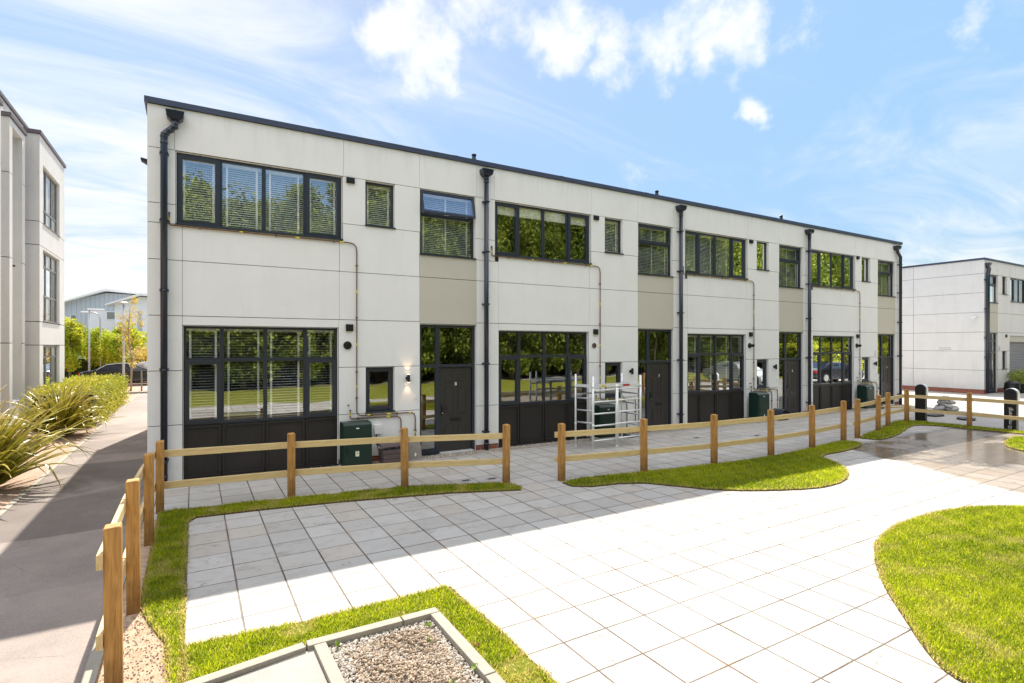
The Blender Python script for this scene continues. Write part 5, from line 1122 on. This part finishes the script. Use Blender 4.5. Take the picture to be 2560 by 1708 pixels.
def car(x, y, rz, label, paint, s=1.):
    r_ = empty('parked_car', (x, y, 0), rz, label=label, cat='car', group='cars parked beyond the path'); L_ = 4.75; w = .9
    prof = [(-2.35, .42), (-2.36, .70), (-2.28, .92), (-1.75, .98), (-1.05, 1.36), (-.45, 1.44), (.25, 1.43), (.75, 1.32), (1.35, 1.0), (2.1, .88), (2.33, .70), (2.35, .42), (2.2, .25), (-2.2, .25)]
    b_ = MB(); b_.yprism(prof[:4] + [(1.35, 1.0)] + prof[9:], -w, w)
    body = b_.build('body', paint, r_, bevel=.06)
    ro = MB(); tb = [(-1.65, .985), (-1.02, 1.36), (-.45, 1.44), (.25, 1.43), (.75, 1.32), (1.28, 1.0)]; n = len(tb)
    ins = .14; ro.add([(a, -w + .03 + (ins if z > 1.1 else .0), z) for a, z in tb] + [(a, w - .03 - (ins if z > 1.1 else .0), z) for a, z in tb], [tuple(range(n)), tuple(range(n, 2 * n))[::-1]] + [(i, n + i, n + i + 1, i + 1) for i in range(n - 1)])
    ro.build('roof', paint, r_, bevel=.02)
    gl = MB()
    for s_ in (-1, 1):
        y0 = s_ * (w - .028); y1 = s_ * (w - .165)
        for q in ([(-1.42, 1.03), (-1.0, 1.28), (-.62, 1.34), (-.6, 1.03)], [(-.54, 1.03), (-.56, 1.345), (.1, 1.36), (.12, 1.03)], [(.18, 1.03), (.16, 1.355), (.55, 1.30), (1.05, 1.03)]):
            f_ = lambda z: y0 + (y1 - y0) * max(0, min(1, (z - 1.0) / .12)) ; gl.add([(a, f_(z) + s_ * .006, z) for a, z in q], [tuple(range(len(q)))])
    gl.build('side_window', M['carglass'], r_, fix=False)
    tr = MB(); [tr.tube([(-1.5, s_ * (w - .01), 1.0), (-1.0, s_ * (w - .14), 1.33), (-.4, s_ * (w - .15), 1.40), (.3, s_ * (w - .15), 1.39), (1.2, s_ * (w - .01), 1.01)], .012, 6) for s_ in (-1, 1)]; tr.build('window_trim', M['chrome'], r_)
    for px in (-1.42, 1.42):
        for s_ in (-1, 1):
            wo = MB().lathe((px, s_ * (w - .18), .33), [(.2, -.02), (.32, 0), (.33, .02), (.33, .18), (.31, .2), (.2, .2)], 24, 'y').build('wheel', M['tyre'], r_); MB().lathe((px, s_ * (w - .18) + .1 + s_ * .11, .33), [(.05, -.01), (.21, -.005), (.21, .005), (.05, .01)], 16, 'y').build('rim', M['alu'], wo)
    for s_ in (-1, 1): MB().box(-2.385, -2.2, min(s_ * .55, s_ * .88), max(s_ * .55, s_ * .88), .72, .86).build('tail_lamp', M['taillamp'], r_); MB().box(2.15, 2.36, min(s_ * .55, s_ * .86), max(s_ * .55, s_ * .86), .62, .74).build('headlamp', M['alu'], r_)
    return r_
car(-3.65, 30.8, R(-2), 'black saloon car parked broadside beyond the path, its tail lamp showing', M['carpaint'])
car(-2.2, 33.6, R(-2), 'silver car parked behind the black saloon, only its roof showing', M['carsilver'])

# ------------------------------------------------------------------ distant building
def far_building():
    T = empty('distant_building', (-11, 100, 0), R(-8), label='distant grey clad gabled building with a white rendered wing above the treetops', cat='building')
    g = MB(); g.yprism([(-7.2, 0), (6, 0), (6, 11.0), (-1.6, 11.3), (-7.2, 9.6)], 0, 14).build('grey_wall', M['seam'], T)
    MB().yprism([(-8.4, 9.15), (-8.4, 9.0), (-1.6, 11.55), (7, 10.9), (7, 11.2), (-1.6, 11.95)], -1.1, 15).build('roof', M['roofw'], T)
    MB().box(-4.0, 1.1, -.25, -.02, 0, 8.3).build('white_panel', M['render'], T)
    w = MB().yprism([(1.3, 0), (9.6, 0), (9.6, 9.9), (4.8, 10.3), (1.3, 9.2)], -7, -.3).build('white_wing', M['render'], T); MB().yprism([(.2, 8.95), (.2, 8.75), (4.8, 10.45), (10.2, 10.0), (10.2, 10.25), (4.8, 10.8)], -7.8, .2).build('wing_roof', M['roofw'], T)
    for x, y, z0, z1, ww in ((-6.4, -.05, 6.5, 7.6, .8), (-1.5, -.3, 6.9, 8.2, 1.6)): f = MB().box(x, x + ww, y - .03, y, z0, z1).build('window', M['white'], T); MB().box(x + .08, x + ww - .08, y - .05, y - .031, z0 + .08, z1 - .08).build('pane', M['carglass'], f)
    MB().box(1.15, 1.28, -.3, -.15, 0, 9.6).build('downpipe', M['black'], T)
    MB().box(4.3, 4.9, -7.05, -7.01, 3, 8).build('window', M['steel'], T)
far_building()
tag(MB().box(-24, 12, 88, 89, 0, 3.2).build('distant_wall', M['render']), 'low white wall in front of the distant grey building', 'wall')
for i, (x, y, m_, lb) in enumerate([(-14.5, 62, 'leafy', 'distant yellow green tree just right of the left building, beyond the hornbeams'), (-10.5, 66, 'leafd', 'distant dark green tree below the gable of the grey building'), (-6.5, 63, 'leafy', 'distant yellow green tree below the white wing, beyond the sparse young tree')]):
    tree('distant_tree', x, y, lb, 4.6, (2.3, 2.8, 1.8, 40, .9, .3), M[m_], 2200, .35, 60 + i)

# ------------------------------------------------------------------ tree belt behind the photographer (seen mirrored in the windows)
proto = []
for v in range(3):
    h = 12.0; T = empty('woodland_tree', (0, 0, 0), 0); trunk(T, h * .85, .2, 80 + v, 10, None, (.2, .95), 2.6)
    P = crown_pts(90 + v, 26000, 190, 3.0, 6.2, 6.0, .95, .35); P = P[P[:, 2] > .4]; leaves('crown', P, .22, M['leafd'], T, 90 + v); proto.append(T)
spots = []
x = -13.
i = 0
while x < 96:
    spots.append((x, -23.6 + rnd.uniform(-1, 1), (1.0 if x < 9 else 1.3) * rnd.uniform(.9, 1.06))); spots.append((x + 1.8, -27.5 + rnd.uniform(-1, 1), (1.08 if x < 9 else 1.45) * rnd.uniform(.92, 1.06))); x += rnd.uniform(3.2, 4.2) if x < 60 else rnd.uniform(5, 6)
for i, (x, y, s) in enumerate(spots):
    t = proto[i] if i < 3 else copy_tree(proto[i % 3]); t.location = (x, y, 0); t.rotation_euler = (0, 0, rnd.uniform(0, 6.28)); t.scale = (1, 1, s)
    tag(t, 'tall dark green tree in the dense belt mirrored in the terrace windows', 'tree', 'trees of the belt mirrored in the windows')
hedge('boundary_hedge', -25, 95, -31, -29.5, 8.0, 22000, .5, M['leafd'], 'dense dark hedge closing the tree belt mirrored in the windows', 14, .2)

# cars and shrubs standing east of the yard, seen mirrored in the far ground floor windows
car(38.0, -9.5, R(8), 'black car mirrored in the wide ground floor window beside door five', M['carpaint'])
car(31.5, -12.0, R(100), 'silver car mirrored in the ground floor window beside door six', M['carsilver'])
hedge('mirrored_shrubs', 42, 58, -16, -13.5, 2.4, 9000, .2, M['leafy'], 'bright yellow green shrubs mirrored in the windows of the last house', 15, .2)
